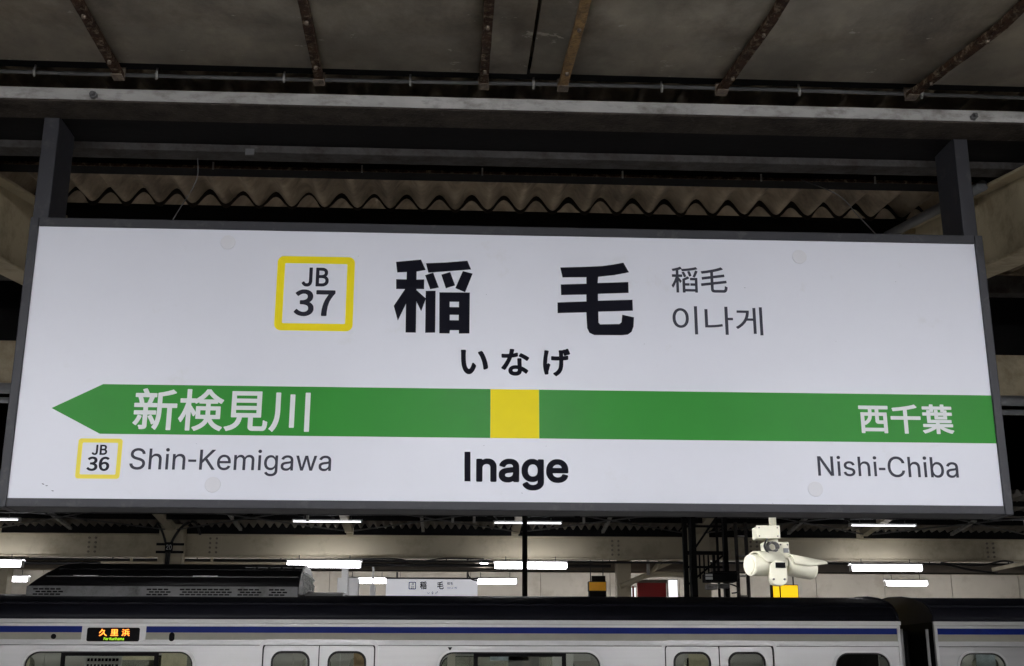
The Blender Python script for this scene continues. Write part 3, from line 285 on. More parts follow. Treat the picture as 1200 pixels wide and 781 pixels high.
'hira': '3880,0 3904,0 3934,30 3964,42 4048,127 4048,139 4084,181 4084,199 4114,259 4133,355 4139,596 4295,608 4325,627 4325,723 4313,735 4139,717 4133,819 4139,916 4151,904 4181,807 4205,765 4235,765 4283,789 4271,855 4217,964 4163,958 4139,940 4139,928 4127,940 4012,940 4000,928 4018,813 4018,705 3819,705 3759,717 3735,717 3723,705 3723,608 3741,590 4018,590 4018,410 4006,325 3988,271 3952,205 3886,139 3801,90 3801,66 / 2114,24 2241,30 2307,60 2361,127 2373,211 2428,181 2434,169 2446,169 2518,102 2536,102 2548,114 2578,175 2590,181 2590,205 2566,217 2548,241 2536,241 2524,259 2464,289 2458,301 2367,337 2361,627 2349,639 2253,639 2241,627 2253,373 2151,380 2036,355 2030,343 2006,337 1940,259 1934,151 1946,139 1946,120 2006,60 / 3488,54 3578,60 3590,72 3584,102 3590,169 3627,277 3627,301 3663,392 3663,410 3645,428 3620,434 3614,446 3590,446 3572,428 3572,410 3542,343 3536,416 3542,572 3602,910 3572,928 3512,934 3482,934 3470,922 3422,500 3422,349 3434,247 3470,84 / 223,72 307,72 343,90 404,151 464,259 464,277 488,319 488,343 446,380 446,392 410,428 392,428 380,416 355,319 301,223 289,223 283,211 247,211 205,247 163,343 139,476 133,554 139,855 127,867 12,867 0,855 12,512 30,367 54,271 66,259 84,199 96,193 120,145 163,102 / 2127,139 2060,163 2048,187 2054,235 2072,253 2120,271 2247,265 2253,193 2241,169 2205,145 / 777,229 813,235 892,277 880,386 831,572 819,584 801,651 777,687 777,705 759,723 741,771 729,777 705,825 693,837 669,837 639,819 602,813 584,795 584,777 620,735 633,699 645,693 663,639 681,614 681,596 693,584 747,398 765,241 / 1771,235 1795,235 1819,259 1819,271 1837,283 1855,325 1867,331 1873,355 1886,361 1892,386 1904,392 1994,572 2030,681 2054,693 2090,693 2223,723 2235,735 2235,831 2223,843 2072,807 2108,940 2108,958 2096,970 1988,976 1976,964 1970,886 1946,789 1705,795 1693,783 1693,687 1705,675 1904,675 1886,620 1807,470 1795,464 1789,440 1777,434 1747,373 1729,361 1717,331 1687,301 1687,283 1699,271 / 2548,572 2566,572 2584,590 2584,602 2620,645 2620,675 2578,699 2572,711 2560,711 2554,723 2530,729 2524,741 2488,753 2482,765 2373,819 2343,819 2319,777 2307,771 2307,759 2295,753 2295,729 2404,675 2440,645 2464,639 / 4313,801 4386,813 4398,825 4398,843 4386,855 4386,873 4373,886 4373,904 4355,928 4337,982 4319,1000 4295,1000 4247,976 4247,946 4271,910 4289,843',
'cn': '179,0 263,0 269,6 269,457 283,436 289,420 292,419 298,404 301,402 313,375 320,369 330,369 339,378 356,404 370,419 373,427 382,436 382,450 379,454 355,483 341,505 335,509 326,524 320,529 315,538 309,543 309,546 303,550 303,554 297,558 284,576 277,583 277,586 269,592 269,602 402,602 408,609 408,693 402,699 269,699 269,872 307,881 378,907 376,894 381,888 393,855 396,833 402,827 430,827 635,846 719,856 849,878 966,905 979,914 979,925 976,930 922,991 907,991 875,980 809,965 685,943 528,924 393,913 398,917 398,930 391,934 370,965 343,997 329,997 297,982 234,960 110,928 34,914 28,908 28,894 43,862 49,838 57,829 106,835 173,849 173,699 29,699 23,693 23,609 29,602 157,601 135,535 115,491 112,479 92,439 92,434 46,347 40,341 23,310 2,284 0,271 24,234 43,194 49,188 60,188 84,220 101,252 104,254 110,269 113,271 147,339 147,344 173,401 173,6 / 413,2 500,2 506,8 506,46 872,46 872,15 878,9 962,9 968,15 968,567 962,573 700,573 694,567 694,486 700,480 872,480 872,362 705,362 699,356 699,275 705,269 872,269 872,139 506,139 506,271 665,271 671,277 671,356 665,362 506,362 506,477 575,505 647,540 670,557 670,567 606,627 592,627 575,613 569,612 540,592 528,587 526,584 450,546 417,534 407,524 407,8 / 1595,20 1960,21 1991,29 2015,41 2032,60 2035,60 2043,67 2046,76 2055,89 2069,127 2078,173 2083,209 2083,232 2076,239 2064,240 2028,254 2005,266 2002,271 1989,271 1982,260 1976,188 1965,148 1956,133 1943,125 1928,121 1610,121 1587,125 1578,130 1572,136 1567,148 1564,176 1566,326 2046,387 2057,394 2057,408 2046,477 2038,485 1564,425 1564,569 1974,625 1985,633 1985,648 1974,717 1968,723 1954,723 1564,668 1564,813 1661,833 1801,870 1922,910 1930,913 1937,920 1937,931 1862,1000 1852,1000 1786,974 1740,962 1706,950 1550,911 1320,867 1116,838 1110,832 1110,821 1125,789 1135,752 1141,746 1161,746 1271,761 1460,792 1460,654 1145,612 1136,610 1130,604 1141,517 1147,511 1460,554 1460,411 1104,365 1098,359 1098,339 1107,274 1115,266 1127,266 1460,310 1462,141 1468,102 1477,80 1502,49 1512,44 1523,35 1550,26 / 862,592 875,592 891,615 934,697 934,702 946,723 946,728 954,740 954,745 986,813 986,824 980,830 911,858 896,858 890,852 879,817 844,729 817,674 817,670 797,635 797,624 803,618 / 472,596 485,596 549,621 555,627 555,639 531,700 485,791 472,806 459,806 399,786 393,780 393,768 402,749 405,748 436,683 457,631 465,604 / 665,625 676,625 743,645 749,651 745,682 725,743 699,806 688,827 680,835 667,835 615,821 601,812 601,801 615,772 645,685 657,635',
'kr': '686,0 781,2 780,1000 685,998 / 1646,2 1742,3 1742,522 1899,523 1898,604 1742,604 1741,1000 1644,998 / 2739,2 2831,3 2829,1000 2738,998 / 2533,51 2623,53 2623,972 2531,972 2531,595 2368,595 2388,658 2402,725 2411,807 2411,874 2026,874 2026,793 2315,793 2315,781 2307,724 2286,641 2261,579 2224,511 2202,484 2177,447 2154,425 2154,422 2129,399 2123,390 2120,390 2112,380 2109,380 2057,335 1984,289 1984,278 1991,273 1991,270 1997,266 1997,262 2003,258 2003,255 2009,250 2009,247 2016,242 2028,224 2036,216 2042,216 2093,248 2126,275 2134,278 2169,311 2172,311 2222,359 2222,362 2248,388 2248,391 2281,430 2309,472 2331,514 2531,514 / 245,225 306,230 354,247 399,276 439,320 470,373 492,432 505,492 509,554 506,643 491,722 488,725 469,780 466,781 441,826 398,873 380,882 359,899 321,911 311,918 258,924 200,918 149,898 127,880 110,871 70,828 68,821 65,820 64,814 39,775 37,766 19,720 5,654 0,589 5,494 17,433 40,370 43,368 71,318 90,301 90,298 107,283 109,278 135,262 152,248 174,242 197,231 / 1014,253 1152,253 1312,261 1441,275 1570,298 1557,380 1436,359 1334,346 1200,337 1109,335 1107,902 1012,901 / 253,312 220,317 189,331 158,357 154,366 138,384 120,421 104,474 96,519 95,602 96,630 106,683 120,727 140,767 146,772 161,795 191,818 225,832 262,835 286,832 321,817 349,793 349,790 371,766 390,728 404,685 413,632 416,570 413,516 405,470 391,424 370,380 363,376 348,352 328,339 321,331 300,323 290,317',
'shk': '3174,0 3184,0 3190,3 3205,21 3205,24 3211,29 3211,32 3239,65 3278,136 3302,196 3311,227 3323,272 3335,338 3343,409 3347,506 3347,926 3344,932 3335,938 3246,938 3240,935 3234,926 3234,505 3231,443 3224,370 3213,311 3199,260 3175,195 3144,136 3098,76 3098,65 3101,59 3139,33 3163,11 3168,3 / 1399,3 1409,3 1474,27 1536,57 1538,60 1579,83 1582,88 1615,110 1639,136 1642,136 1653,147 1653,150 1678,178 1695,208 1698,210 1701,219 1704,219 1713,199 1724,187 1739,162 1748,154 1748,151 1757,144 1766,130 1808,91 1876,45 1964,5 1979,3 1988,9 1994,26 2006,45 2036,80 2036,91 2029,101 1943,134 1941,137 1909,153 1893,166 1876,175 1858,193 1855,193 1822,228 1796,267 1792,270 1784,285 1967,287 1976,293 1979,299 1979,576 1976,582 1967,588 1745,588 1745,651 1900,651 1906,654 1912,663 1912,687 1915,687 1950,665 1962,660 1964,657 1979,650 1991,650 2000,656 2023,699 2041,722 2044,728 2044,739 2038,748 2018,755 1956,789 1915,816 1912,820 1879,843 1875,849 1872,849 1852,869 1838,878 1792,924 1792,927 1763,958 1742,988 1733,994 1651,994 1645,991 1604,932 1551,873 1548,873 1505,831 1470,807 1465,801 1421,772 1409,767 1402,773 1301,773 1301,983 1298,989 1289,995 1207,995 1201,992 1195,983 1195,773 1060,773 1054,770 1048,761 1048,680 1054,671 1060,668 1183,668 1183,662 1160,580 1121,471 1077,376 1074,375 1053,334 1048,331 1030,304 1026,295 1026,284 1050,249 1068,213 1077,207 1089,207 1095,210 1131,266 1169,343 1195,406 1195,21 1201,12 1207,9 1289,9 1295,12 1301,21 1301,453 1313,431 1316,429 1320,417 1323,415 1329,400 1332,399 1352,356 1363,349 1373,349 1379,352 1415,402 1415,299 1421,290 1427,287 1616,287 1600,252 1579,227 1579,224 1547,192 1544,192 1511,165 1502,162 1474,144 1420,118 1369,101 1347,91 1344,85 1344,73 1347,66 1372,41 1384,23 1388,11 / 2128,8 2142,8 2205,27 2218,29 2287,57 2347,94 2382,127 2385,127 2424,177 2452,231 2468,282 2477,334 2618,334 2618,107 2622,83 2633,59 2650,41 2669,29 2692,21 2733,17 2964,18 2986,24 3006,35 3030,59 3045,91 3054,128 3060,174 3063,227 3057,236 3017,249 2980,270 2970,270 2964,267 2958,258 2958,228 2952,160 2947,140 2941,128 2931,124 2746,124 2733,127 2730,133 2730,334 2902,334 2908,337 2914,346 2914,947 2908,956 2902,959 2236,959 2227,953 2224,947 2224,346 2227,340 2236,334 2360,334 2360,329 2355,307 2340,263 2337,261 2320,228 2313,222 2313,219 2305,213 2296,199 2293,199 2260,171 2245,165 2243,162 2225,154 2218,148 2163,130 2160,127 2088,110 2077,103 2074,97 2074,86 2079,77 2088,69 2109,39 2119,14 / 3924,9 4015,9 4021,12 4027,21 4027,931 4024,937 4015,943 3924,943 3918,940 3912,931 3912,21 3915,15 / 773,14 858,14 864,17 870,26 870,539 973,539 979,542 985,551 985,633 982,639 973,645 637,645 637,813 787,841 873,864 944,888 952,899 952,909 949,915 924,938 921,938 909,952 906,952 893,967 878,977 866,977 843,967 760,941 644,914 545,897 535,890 532,884 532,514 529,412 517,302 505,243 497,219 459,295 456,296 447,316 412,370 406,373 394,373 341,346 331,334 331,323 346,296 349,295 361,269 364,267 370,252 373,251 399,199 418,151 427,145 440,145 477,168 464,134 461,133 459,127 435,89 435,77 443,66 471,48 500,21 506,18 517,18 527,26 565,92 565,97 586,142 606,207 619,270 628,334 636,438 637,539 761,539 761,26 764,20 / 160,30 219,30 264,36 295,50 310,65 317,80 322,97 323,116 323,375 505,375 511,378 517,387 517,464 514,470 505,476 323,476 323,551 517,551 523,554 529,563 529,639 523,648 517,651 406,651 443,745 452,775 455,778 455,789 500,789 506,792 512,801 512,875 509,881 500,887 334,887 322,917 293,973 290,974 281,994 272,1000 258,1000 192,983 186,980 180,971 180,959 189,946 216,887 33,887 27,884 21,875 21,801 24,795 33,789 89,789 89,775 109,725 121,680 125,651 17,651 11,648 5,639 5,563 8,557 17,551 218,551 218,476 21,476 15,473 9,464 9,387 12,381 21,375 218,375 218,130 137,130 131,127 125,118 125,107 137,85 145,62 148,42 151,36 / 3576,100 3665,100 3671,103 3677,112 3677,884 3674,890 3665,896 3576,896 3569,893 3563,884 3563,112 3566,106 / 66,122 77,122 88,130 112,166 116,169 118,175 137,204 142,216 145,218 174,276 193,328 193,341 187,350 121,369 109,369 103,366 97,356 80,308 57,263 33,225 12,201 12,198 3,190 0,184 0,174 3,168 / 1520,384 1518,492 1640,492 1639,384 / 1745,384 1745,492 1873,492 1873,384 / 2334,437 2332,512 2802,512 2802,437 / 1415,452 1400,474 1396,477 1387,494 1382,497 1376,509 1372,512 1366,524 1361,527 1355,539 1350,542 1347,550 1343,553 1340,560 1335,563 1332,571 1301,610 1301,668 1391,668 1400,650 1406,647 1418,647 1482,684 1482,663 1485,657 1494,651 1640,651 1640,588 1427,588 1421,585 1415,576 / 2334,610 2332,684 2802,684 2802,610 / 231,651 219,710 192,789 344,789 332,746 299,653 / 1574,751 1573,752 1576,755 1588,763 1648,822 1648,825 1672,849 1672,852 1680,858 1680,861 1695,879 1764,804 1767,804 1784,785 1787,785 1796,775 1799,775 1808,764 1811,764 1825,752 / 2334,782 2332,856 2802,856 2802,782',
'nc': '1470,0 1561,0 1569,3 1576,10 1579,18 1579,469 1990,469 1997,472 2006,482 2007,572 2004,579 1997,587 1990,590 1579,590 1579,810 1615,815 1740,839 1842,863 1894,879 1901,887 1904,894 1904,904 1901,912 1833,985 1816,987 1758,969 1675,949 1494,916 1300,890 1107,870 1100,867 1090,855 1088,839 1104,799 1110,769 1119,758 1127,755 1303,772 1452,791 1452,590 1049,590 1042,587 1034,579 1031,572 1031,487 1034,479 1042,472 1049,469 1452,469 1452,18 1455,10 1463,3 / 2512,0 2597,0 2604,3 2612,10 2615,18 2615,185 2646,164 2649,160 2657,157 2660,152 2701,128 2715,118 2818,67 2857,54 2875,45 2939,24 2957,21 2984,12 2999,12 3006,15 3013,22 3015,28 3037,61 3064,91 3066,106 3063,113 3055,121 3037,127 2976,139 2894,163 2803,199 2746,227 2745,230 3033,231 3043,240 3046,248 3046,319 3043,327 3036,334 3028,337 2615,337 2615,370 2993,370 3000,373 3007,381 3010,388 3010,460 3007,467 3000,475 2993,478 2336,478 2336,619 2464,619 2464,510 2467,503 2475,496 2482,493 2863,494 2873,503 2876,510 2876,619 3024,619 3031,622 3039,630 3042,637 3042,710 3039,718 3031,725 3024,728 2876,728 2876,787 2873,794 2866,801 2858,804 2793,804 2793,822 3030,824 3040,833 3043,840 3043,912 3040,919 3033,927 3025,930 2793,930 2793,982 2790,990 2782,997 2775,1000 2690,1000 2682,997 2675,990 2672,982 2672,930 2439,930 2439,982 2436,990 2428,997 2421,1000 2336,1000 2328,997 2321,990 2318,982 2318,930 2091,930 2084,927 2076,919 2073,912 2073,840 2076,833 2087,824 2318,822 2318,804 2231,804 2224,801 2216,794 2213,787 2213,728 2091,728 2084,725 2076,718 2073,710 2073,637 2076,630 2084,622 2091,619 2213,619 2213,388 2216,381 2224,373 2231,370 2494,370 2494,337 2088,337 2081,334 2073,327 2070,319 2070,248 2073,240 2084,231 2366,228 2307,200 2218,164 2127,136 2061,121 2049,109 2049,90 2075,63 2091,37 2096,34 2097,28 2107,18 2115,15 2128,15 2231,48 2299,75 2324,88 2328,88 2424,137 2494,182 2494,18 2497,10 2504,3 / 75,4 158,4 166,7 173,15 176,22 176,69 790,69 790,25 793,18 803,9 894,7 901,10 909,18 912,25 912,688 909,696 901,703 894,706 649,706 649,812 945,813 955,822 958,830 958,915 955,922 948,930 940,933 18,933 10,930 3,922 0,915 0,830 3,822 13,813 309,812 309,706 75,706 67,703 60,696 57,688 57,22 60,15 67,7 / 178,187 176,297 188,284 196,281 206,281 219,287 236,299 267,315 272,321 275,321 279,327 282,327 287,333 304,345 345,387 378,434 379,442 397,476 412,524 419,564 421,590 528,590 530,407 533,390 542,366 552,351 566,339 582,330 618,321 790,319 790,187 / 178,400 176,590 304,590 297,545 290,522 269,482 260,473 252,460 222,430 / 651,439 649,590 790,590 790,439 / 2585,590 2584,619 2755,619 2755,590 / 425,706 424,812 528,812 528,706 / 2337,728 2336,743 2421,743 2428,746 2436,754 2439,761 2439,822 2672,822 2672,757 2675,749 2682,742 2690,739 2755,739 2755,728 2584,728 2584,796 2581,803 2573,810 2566,813 2482,813 2475,810 2467,803 2464,796 2464,728',
'kuri': '87,0 167,35 170,42 231,74 269,106 295,119 343,163 349,163 471,288 548,397 606,295 654,228 670,215 686,189 804,77 878,29 933,3 949,13 955,29 1006,90 997,112 926,144 894,170 872,179 788,253 788,260 731,321 676,401 625,503 619,526 663,622 708,763 715,788 712,801 641,837 625,830 385,830 433,952 429,971 407,984 340,1000 314,990 263,846 192,712 147,644 93,583 93,577 3,494 3,468 48,429 54,429 74,407 96,407 170,478 170,484 218,535 285,631 330,715 567,712 561,705 535,622 484,516 465,494 420,417 404,404 365,349 282,266 263,256 208,208 122,154 13,99 13,77 54,38 71,10 / 3199,0 3212,3 3279,67 3279,74 3311,103 3311,109 3369,176 3410,247 3397,269 3324,292 3301,288 3266,231 3218,176 3218,170 3119,80 3119,58 / 3731,13 3763,22 3817,58 3821,74 3804,103 3734,176 3734,183 3619,292 3590,292 3529,260 3519,244 3522,231 3542,218 3635,125 3635,119 3663,93 3663,87 3705,42 3712,26 / 2936,29 2949,32 2965,51 3045,208 3096,327 3103,311 3119,301 3808,301 3824,311 3827,388 3817,404 3657,407 3657,583 3792,587 3801,603 3801,676 3792,692 3330,696 3330,804 3516,840 3728,901 3737,923 3724,942 3708,949 3660,987 3638,990 3612,978 3494,942 3288,897 3234,891 3218,881 3215,407 3119,407 3096,394 3032,429 3010,417 2917,218 2910,215 2894,176 2888,173 2843,90 2853,67 / 1452,32 2381,32 2397,42 2401,125 2397,135 2381,144 1981,144 1981,256 2327,256 2343,266 2346,349 2343,359 2327,369 1981,369 1981,449 2292,449 2308,458 2311,939 2301,955 1554,958 1538,949 1538,458 1554,449 1859,449 1859,369 1522,369 1513,365 1503,349 1506,266 1522,256 1859,256 1859,144 1452,144 1442,141 1433,125 1433,51 1436,42 / 3333,407 3330,583 3538,583 3538,407 / 3038,500 3054,503 3080,535 3103,571 3103,596 3061,628 2978,673 2974,679 2904,715 2881,715 2833,654 2833,628 2942,567 / 1657,558 1654,654 1862,654 1862,558 / 1981,558 1978,654 2192,654 2192,558 / 1657,756 1654,849 1862,849 1862,756 / 1981,756 1978,849 2192,849 2192,756 / 3096,766 3112,769 3163,833 3163,859 3138,881 3019,955 2971,981 2942,981 2894,926 2894,901 2907,888 2974,853',
'forkuri': '848,0 985,0 985,15 1030,15 1030,30 1091,45 1091,61 1182,136 1182,167 1197,167 1197,197 1212,197 1212,242 1227,242 1227,348 1242,348 1242,364 1227,364 1227,470 1212,470 1212,515 1197,515 1182,576 1167,576 1091,667 1061,667 1061,682 1030,682 1030,697 985,697 985,712 848,712 848,697 803,697 803,682 742,667 742,652 682,606 682,576 652,561 652,530 636,530 636,500 621,500 621,455 606,455 606,258 621,258 621,212 636,212 652,152 682,136 682,106 697,106 727,61 758,61 773,30 848,15 / 3030,0 3152,0 3152,15 3197,15 3197,30 3242,45 3288,106 3303,106 3303,30 3318,30 3318,15 3409,15 3409,30 3424,30 3424,682 3409,682 3409,697 3303,697 3303,682 3288,682 3288,212 3273,212 3227,152 3152,136 3152,121 3045,136 3030,212 3015,212 3015,682 3000,682 3000,697 2894,697 2894,682 2879,682 2879,167 2894,167 2909,91 2924,91 2985,15 3030,15 / 5242,0 5364,0 5364,15 5439,30 5439,45 5485,61 5485,76 5515,76 5515,30 5530,30 5530,15 5621,15 5621,30 5636,30 5636,500 5621,500 5621,561 5606,561 5591,621 5576,621 5530,682 5500,682 5500,697 5470,697 5470,712 5318,712 5318,697 5258,697 5258,682 5227,682 5227,667 5197,667 5197,652 5167,652 5167,636 5121,621 5167,530 5197,530 5197,545 5227,545 5227,561 5258,561 5258,576 5303,576 5303,591 5424,591 5424,576 5470,561 5485,485 5500,485 5500,455 5424,455 5424,439 5348,439 5348,424 5258,409 5258,394 5197,379 5197,364 5121,303 5106,227 5091,227 5106,121 5121,121 5121,91 5136,91 5197,15 5242,15 / 7030,0 7152,0 7152,15 7182,15 7182,30 7212,30 7212,45 7242,45 7242,61 7273,61 7273,76 7303,61 7318,15 7409,15 7409,30 7424,30 7424,470 7409,470 7409,561 7394,561 7379,621 7364,621 7318,682 7288,682 7288,697 7242,697 7242,712 7091,712 7091,697 7000,682 7000,667 6970,667 6955,636 6909,621 6909,591 6939,576 6955,530 6985,530 6985,545 7015,545 7015,561 7045,561 7045,576 7091,576 7091,591 7212,591 7212,576 7242,576 7258,530 7273,530 7273,455 7212,455 7212,439 7136,439 7136,424 7045,409 7045,394 6985,379 6970,348 6939,348 6924,303 6909,303 6894,258 6879,258 6894,106 6924,91 6939,45 6970,45 6985,15 7030,15 / 15,15 121,15 121,30 136,30 136,409 455,409 455,424 470,424 470,515 455,515 455,530 136,530 136,803 515,803 515,818 530,818 530,909 515,909 515,924 15,924 15,909 0,909 0,30 15,30 / 1394,15 1500,15 1500,30 1515,30 1515,455 1530,455 1545,515 1576,530 1576,561 1652,576 1652,591 1697,591 1697,576 1742,591 1742,621 1758,621 1758,697 1742,697 1742,712 1591,697 1515,606 1500,606 1500,682 1485,682 1485,697 1394,697 1394,682 1379,682 1379,30 1394,30 / 2136,15 2242,15 2242,30 2258,30 2258,318 2333,379 2333,409 2348,409 2379,455 2409,455 2409,424 2439,409 2470,318 2500,303 2530,212 2561,197 2576,136 2606,121 2636,30 2652,30 2652,15 2788,15 2788,30 2803,30 2803,45 2773,61 2758,121 2727,136 2697,227 2667,242 2652,303 2621,318 2591,409 2561,424 2545,485 2515,500 2515,530 2500,530 2500,561 2485,561 2485,591 2545,636 2545,667 2621,727 2621,758 2682,803 2682,833 2758,894 2742,924 2606,924 2606,909 2576,894 2576,864 2500,803 2500,773 2424,712 2424,682 2348,621 2348,591 2273,530 2273,500 2258,500 2258,909 2242,909 2242,924 2136,924 2136,909 2121,909 2121,30 2136,30 / 3621,15 3742,15 3742,30 3758,30 3758,470 3773,470 3773,500 3788,500 3788,530 3803,530 3818,561 3848,561 3848,576 3879,576 3879,591 3924,591 3924,576 3970,576 3970,591 3985,591 4000,682 3985,682 3970,712 3864,712 3864,697 3803,682 3758,621 3742,621 3742,667 3727,667 3712,697 3621,697 3621,682 3606,682 3606,30 3621,30 / 4091,15 4197,15 4197,30 4212,30 4212,682 4197,682 4197,697 4091,697 4091,682 4076,682 4076,30 4091,30 / 4424,15 4530,15 4530,30 4545,30 4545,515 4576,515 4606,561 4682,576 4682,591 4788,576 4788,545 4803,545 4803,515 4818,515 4818,30 4833,30 4833,15 4939,15 4939,30 4955,30 4955,545 4939,545 4939,591 4924,591 4924,621 4909,621 4848,697 4803,697 4803,712 4682,712 4682,697 4636,697 4636,682 4606,682 4606,667 4545,621 4545,985 4530,985 4530,1000 4424,1000 4424,985 4409,985 4409,30 4424,30 / 5818,15 5939,15 5939,30 5955,30 5955,515 5970,515 6000,561 6076,576 6076,591 6136,591 6136,576 6167,576 6182,530 6197,530 6197,30 6212,30 6212,15 6333,15 6333,30 6348,30 6348,515 6364,515 6394,561 6470,576 6470,591 6530,591 6530,576 6561,576 6576,530 6591,530 6591,424 6606,424 6606,30 6621,30 6621,15 6727,15 6727,30 6742,30 6742,500 6727,500 6727,576 6712,576 6697,636 6682,636 6652,682 6591,697 6591,712 6470,712 6470,697 6379,667 6333,606 6303,606 6303,636 6288,636 6258,682 6197,697 6197,712 6076,712 6076,697 6030,697 6030,682 5985,667 5955,621 5939,621 5939,667 5924,667 5909,697 5818,697 5818,682 5803,682 5803,30 5818,30 / 879,121 833,136 833,152 773,197 758,303 742,303 742,409 758,409 773,515 788,515 833,576 864,576 864,591 970,591 970,576 1030,561 1045,515 1061,515 1061,485 1076,485 1076,439 1091,439 1091,273 1076,273 1076,227 1061,227 1061,197 1045,197 1030,152 1000,152 1000,136 970,136 970,121 / 5288,121 5242,136 5242,182 5227,182 5242,273 5288,288 5288,303 5318,303 5318,318 5364,318 5364,333 5500,348 5500,197 5485,197 5455,152 5394,136 5394,121 / 7076,121 7030,136 7030,167 7015,167 7015,242 7030,242 7030,273 7045,273 7061,303 7091,303 7091,318 7136,318 7136,333 7273,348 7273,182 7258,182 7242,152 7182,136 7182,121 / 4106,803 4182,803 4182,818 4227,833 4242,909 4227,909 4227,939 4212,939 4197,970 4106,970 4106,955 4061,924 4061,848 4076,848',
'n20': '1115,0 1192,0 1269,19 1327,48 1394,111 1428,159 1462,231 1481,293 1500,418 1500,582 1490,659 1466,755 1423,846 1389,894 1332,947 1269,981 1192,1000 1115,1000 1048,986 981,952 909,885 841,760 808,606 803,457 812,356 827,284 875,163 904,120 923,106 923,96 966,58 1034,19 / 19,14 620,14 639,34 639,135 620,154 221,154 226,168 341,279 341,288 438,380 438,389 529,486 587,572 615,644 620,769 582,865 514,938 438,981 361,1000 274,1000 207,986 115,938 62,885 24,817 5,750 10,688 24,678 135,678 154,697 159,755 178,798 216,837 245,851 303,861 380,851 413,837 457,793 471,750 471,678 442,606 404,562 404,553 5,130 0,34 / 1115,144 1058,168 1024,202 995,250 962,380 957,577 976,692 995,750 1024,798 1058,832 1091,851 1159,861 1226,846 1255,827 1312,745 1346,606 1351,462 1337,337 1312,255 1288,212 1255,173 1212,149',
'ina': '192,0 264,0 277,3 289,16 292,396 340,336 368,336 390,362 393,19 406,6 418,3 491,3 503,6 516,19 516,582 560,594 572,607 575,635 550,711 500,805 575,811 575,789 594,752 613,692 626,619 642,601 660,597 730,616 748,632 752,654 730,742 695,830 814,852 943,887 956,899 956,928 896,987 865,997 799,975 679,950 443,915 415,915 349,981 333,984 214,940 35,903 13,887 13,855 25,833 31,805 44,792 72,789 164,808 164,708 41,708 28,704 16,692 13,610 16,597 28,585 142,582 142,575 88,440 50,365 6,302 0,280 6,261 31,226 41,198 53,186 82,186 126,248 164,324 164,28 167,16 179,3 / 575,0 657,3 670,16 673,57 849,57 852,22 865,9 877,6 950,6 962,9 975,22 978,550 975,563 962,575 884,579 884,585 890,588 991,796 994,821 991,833 978,846 896,871 881,868 865,852 827,748 774,635 748,594 745,579 575,579 563,575 550,563 547,28 550,16 563,3 / 3044,19 3346,19 3415,31 3440,44 3475,79 3500,142 3513,214 3509,252 3497,264 3459,274 3412,299 3396,296 3384,283 3374,192 3368,170 3355,154 3066,151 3025,154 3016,164 3016,318 3443,371 3472,377 3484,390 3487,418 3475,487 3462,500 3450,503 3016,447 3016,553 3374,601 3403,607 3415,619 3418,648 3406,717 3393,730 3381,733 3016,682 3016,789 3239,843 3352,881 3371,896 3371,925 3292,997 3280,1000 3132,950 2965,909 2745,868 2563,843 2544,827 2541,814 2563,761 2566,736 2579,723 2591,720 2877,761 2877,664 2588,626 2575,623 2563,610 2560,597 2572,509 2585,497 2597,494 2877,531 2877,431 2544,387 2531,374 2528,362 2541,274 2553,261 2582,258 2877,299 2881,145 2899,82 2947,38 2987,25 / 676,182 673,258 849,258 849,182 / 676,381 673,453 849,453 849,381 / 390,469 292,566 292,582 396,585 390,569 / 415,594 418,679 415,692 403,704 292,708 296,840 368,862 381,818 399,799 387,786 387,758 425,689 453,607 453,597'}
def lettering(name, key, x0, x1, z0, z1, y, m, parent, bold=0.0, thick=0.0012, label=None):
    cs = [[tuple(map(int, p.split(','))) for p in c.split()] for c in GLYPHS[key].split(' / ')]
    wx = max(p[0] for c in cs for p in c); b = bold
    f = lambda p: (x0 + b + p[0]/wx*(x1-x0-2*b), z0 + b + p[1]/1000*(z1-z0-2*b))
    return plate(name, [[f(p) for p in c] for c in cs], y, thick, m, parent, bold, label)
def smooth_path(pts, n=6):
    P = [Vector(p) for p in pts]; P = [P[0]] + P + [P[-1]]; out = []
    for i in range(1, len(P)-2):
        for k in range(n):
            t = k/n; a, b, c, d = P[i-1], P[i], P[i+1], P[i+2]
            out.append(0.5*((2*b) + (c-a)*t + (2*a-5*b+4*c-d)*t*t + (3*b-a-3*c+d)*t**3))
    return out + [P[-2]]

# ------------------------------------------------------------------ ground, platforms, tracks
tag(box('ground', 'ballast', None, -90, 90, -40, 120, -1.35, -1.10), kind='structure')
tag(box('platform', 'concrete', None, -40, 40, -5.5, 8.4, -1.098, 0.0), kind='structure')
tag(box('opposite_platform', 'concrete', None, -40, 40, 17.62, 32.4, -1.098, 0.0), kind='structure')
def rails(name, yc):
    t = bpy.data.objects.new(name, None); COL.objects.link(t); t.location = (0, yc, -1.1); WPOS[t.name] = Vector(t.location)
    t['kind'] = 'structure'
    for s in (-0.5335, 0.5335):
        MB().prism([(yc+s-0.06, -1.097), (yc+s+0.06, -1.097), (yc+s+0.06, -1.08), (yc+s+0.012, -1.06), (yc+s+0.035, -1.03), (yc+s+0.035, -0.99),
                    (yc+s-0.035, -0.99), (yc+s-0.035, -1.03), (yc+s-0.012, -1.06), (yc+s-0.06, -1.08)], 'x', -60, 60).build('rail', 'rail', t)
rails('railway_track', 10.1); rails('railway_track', 15.975)

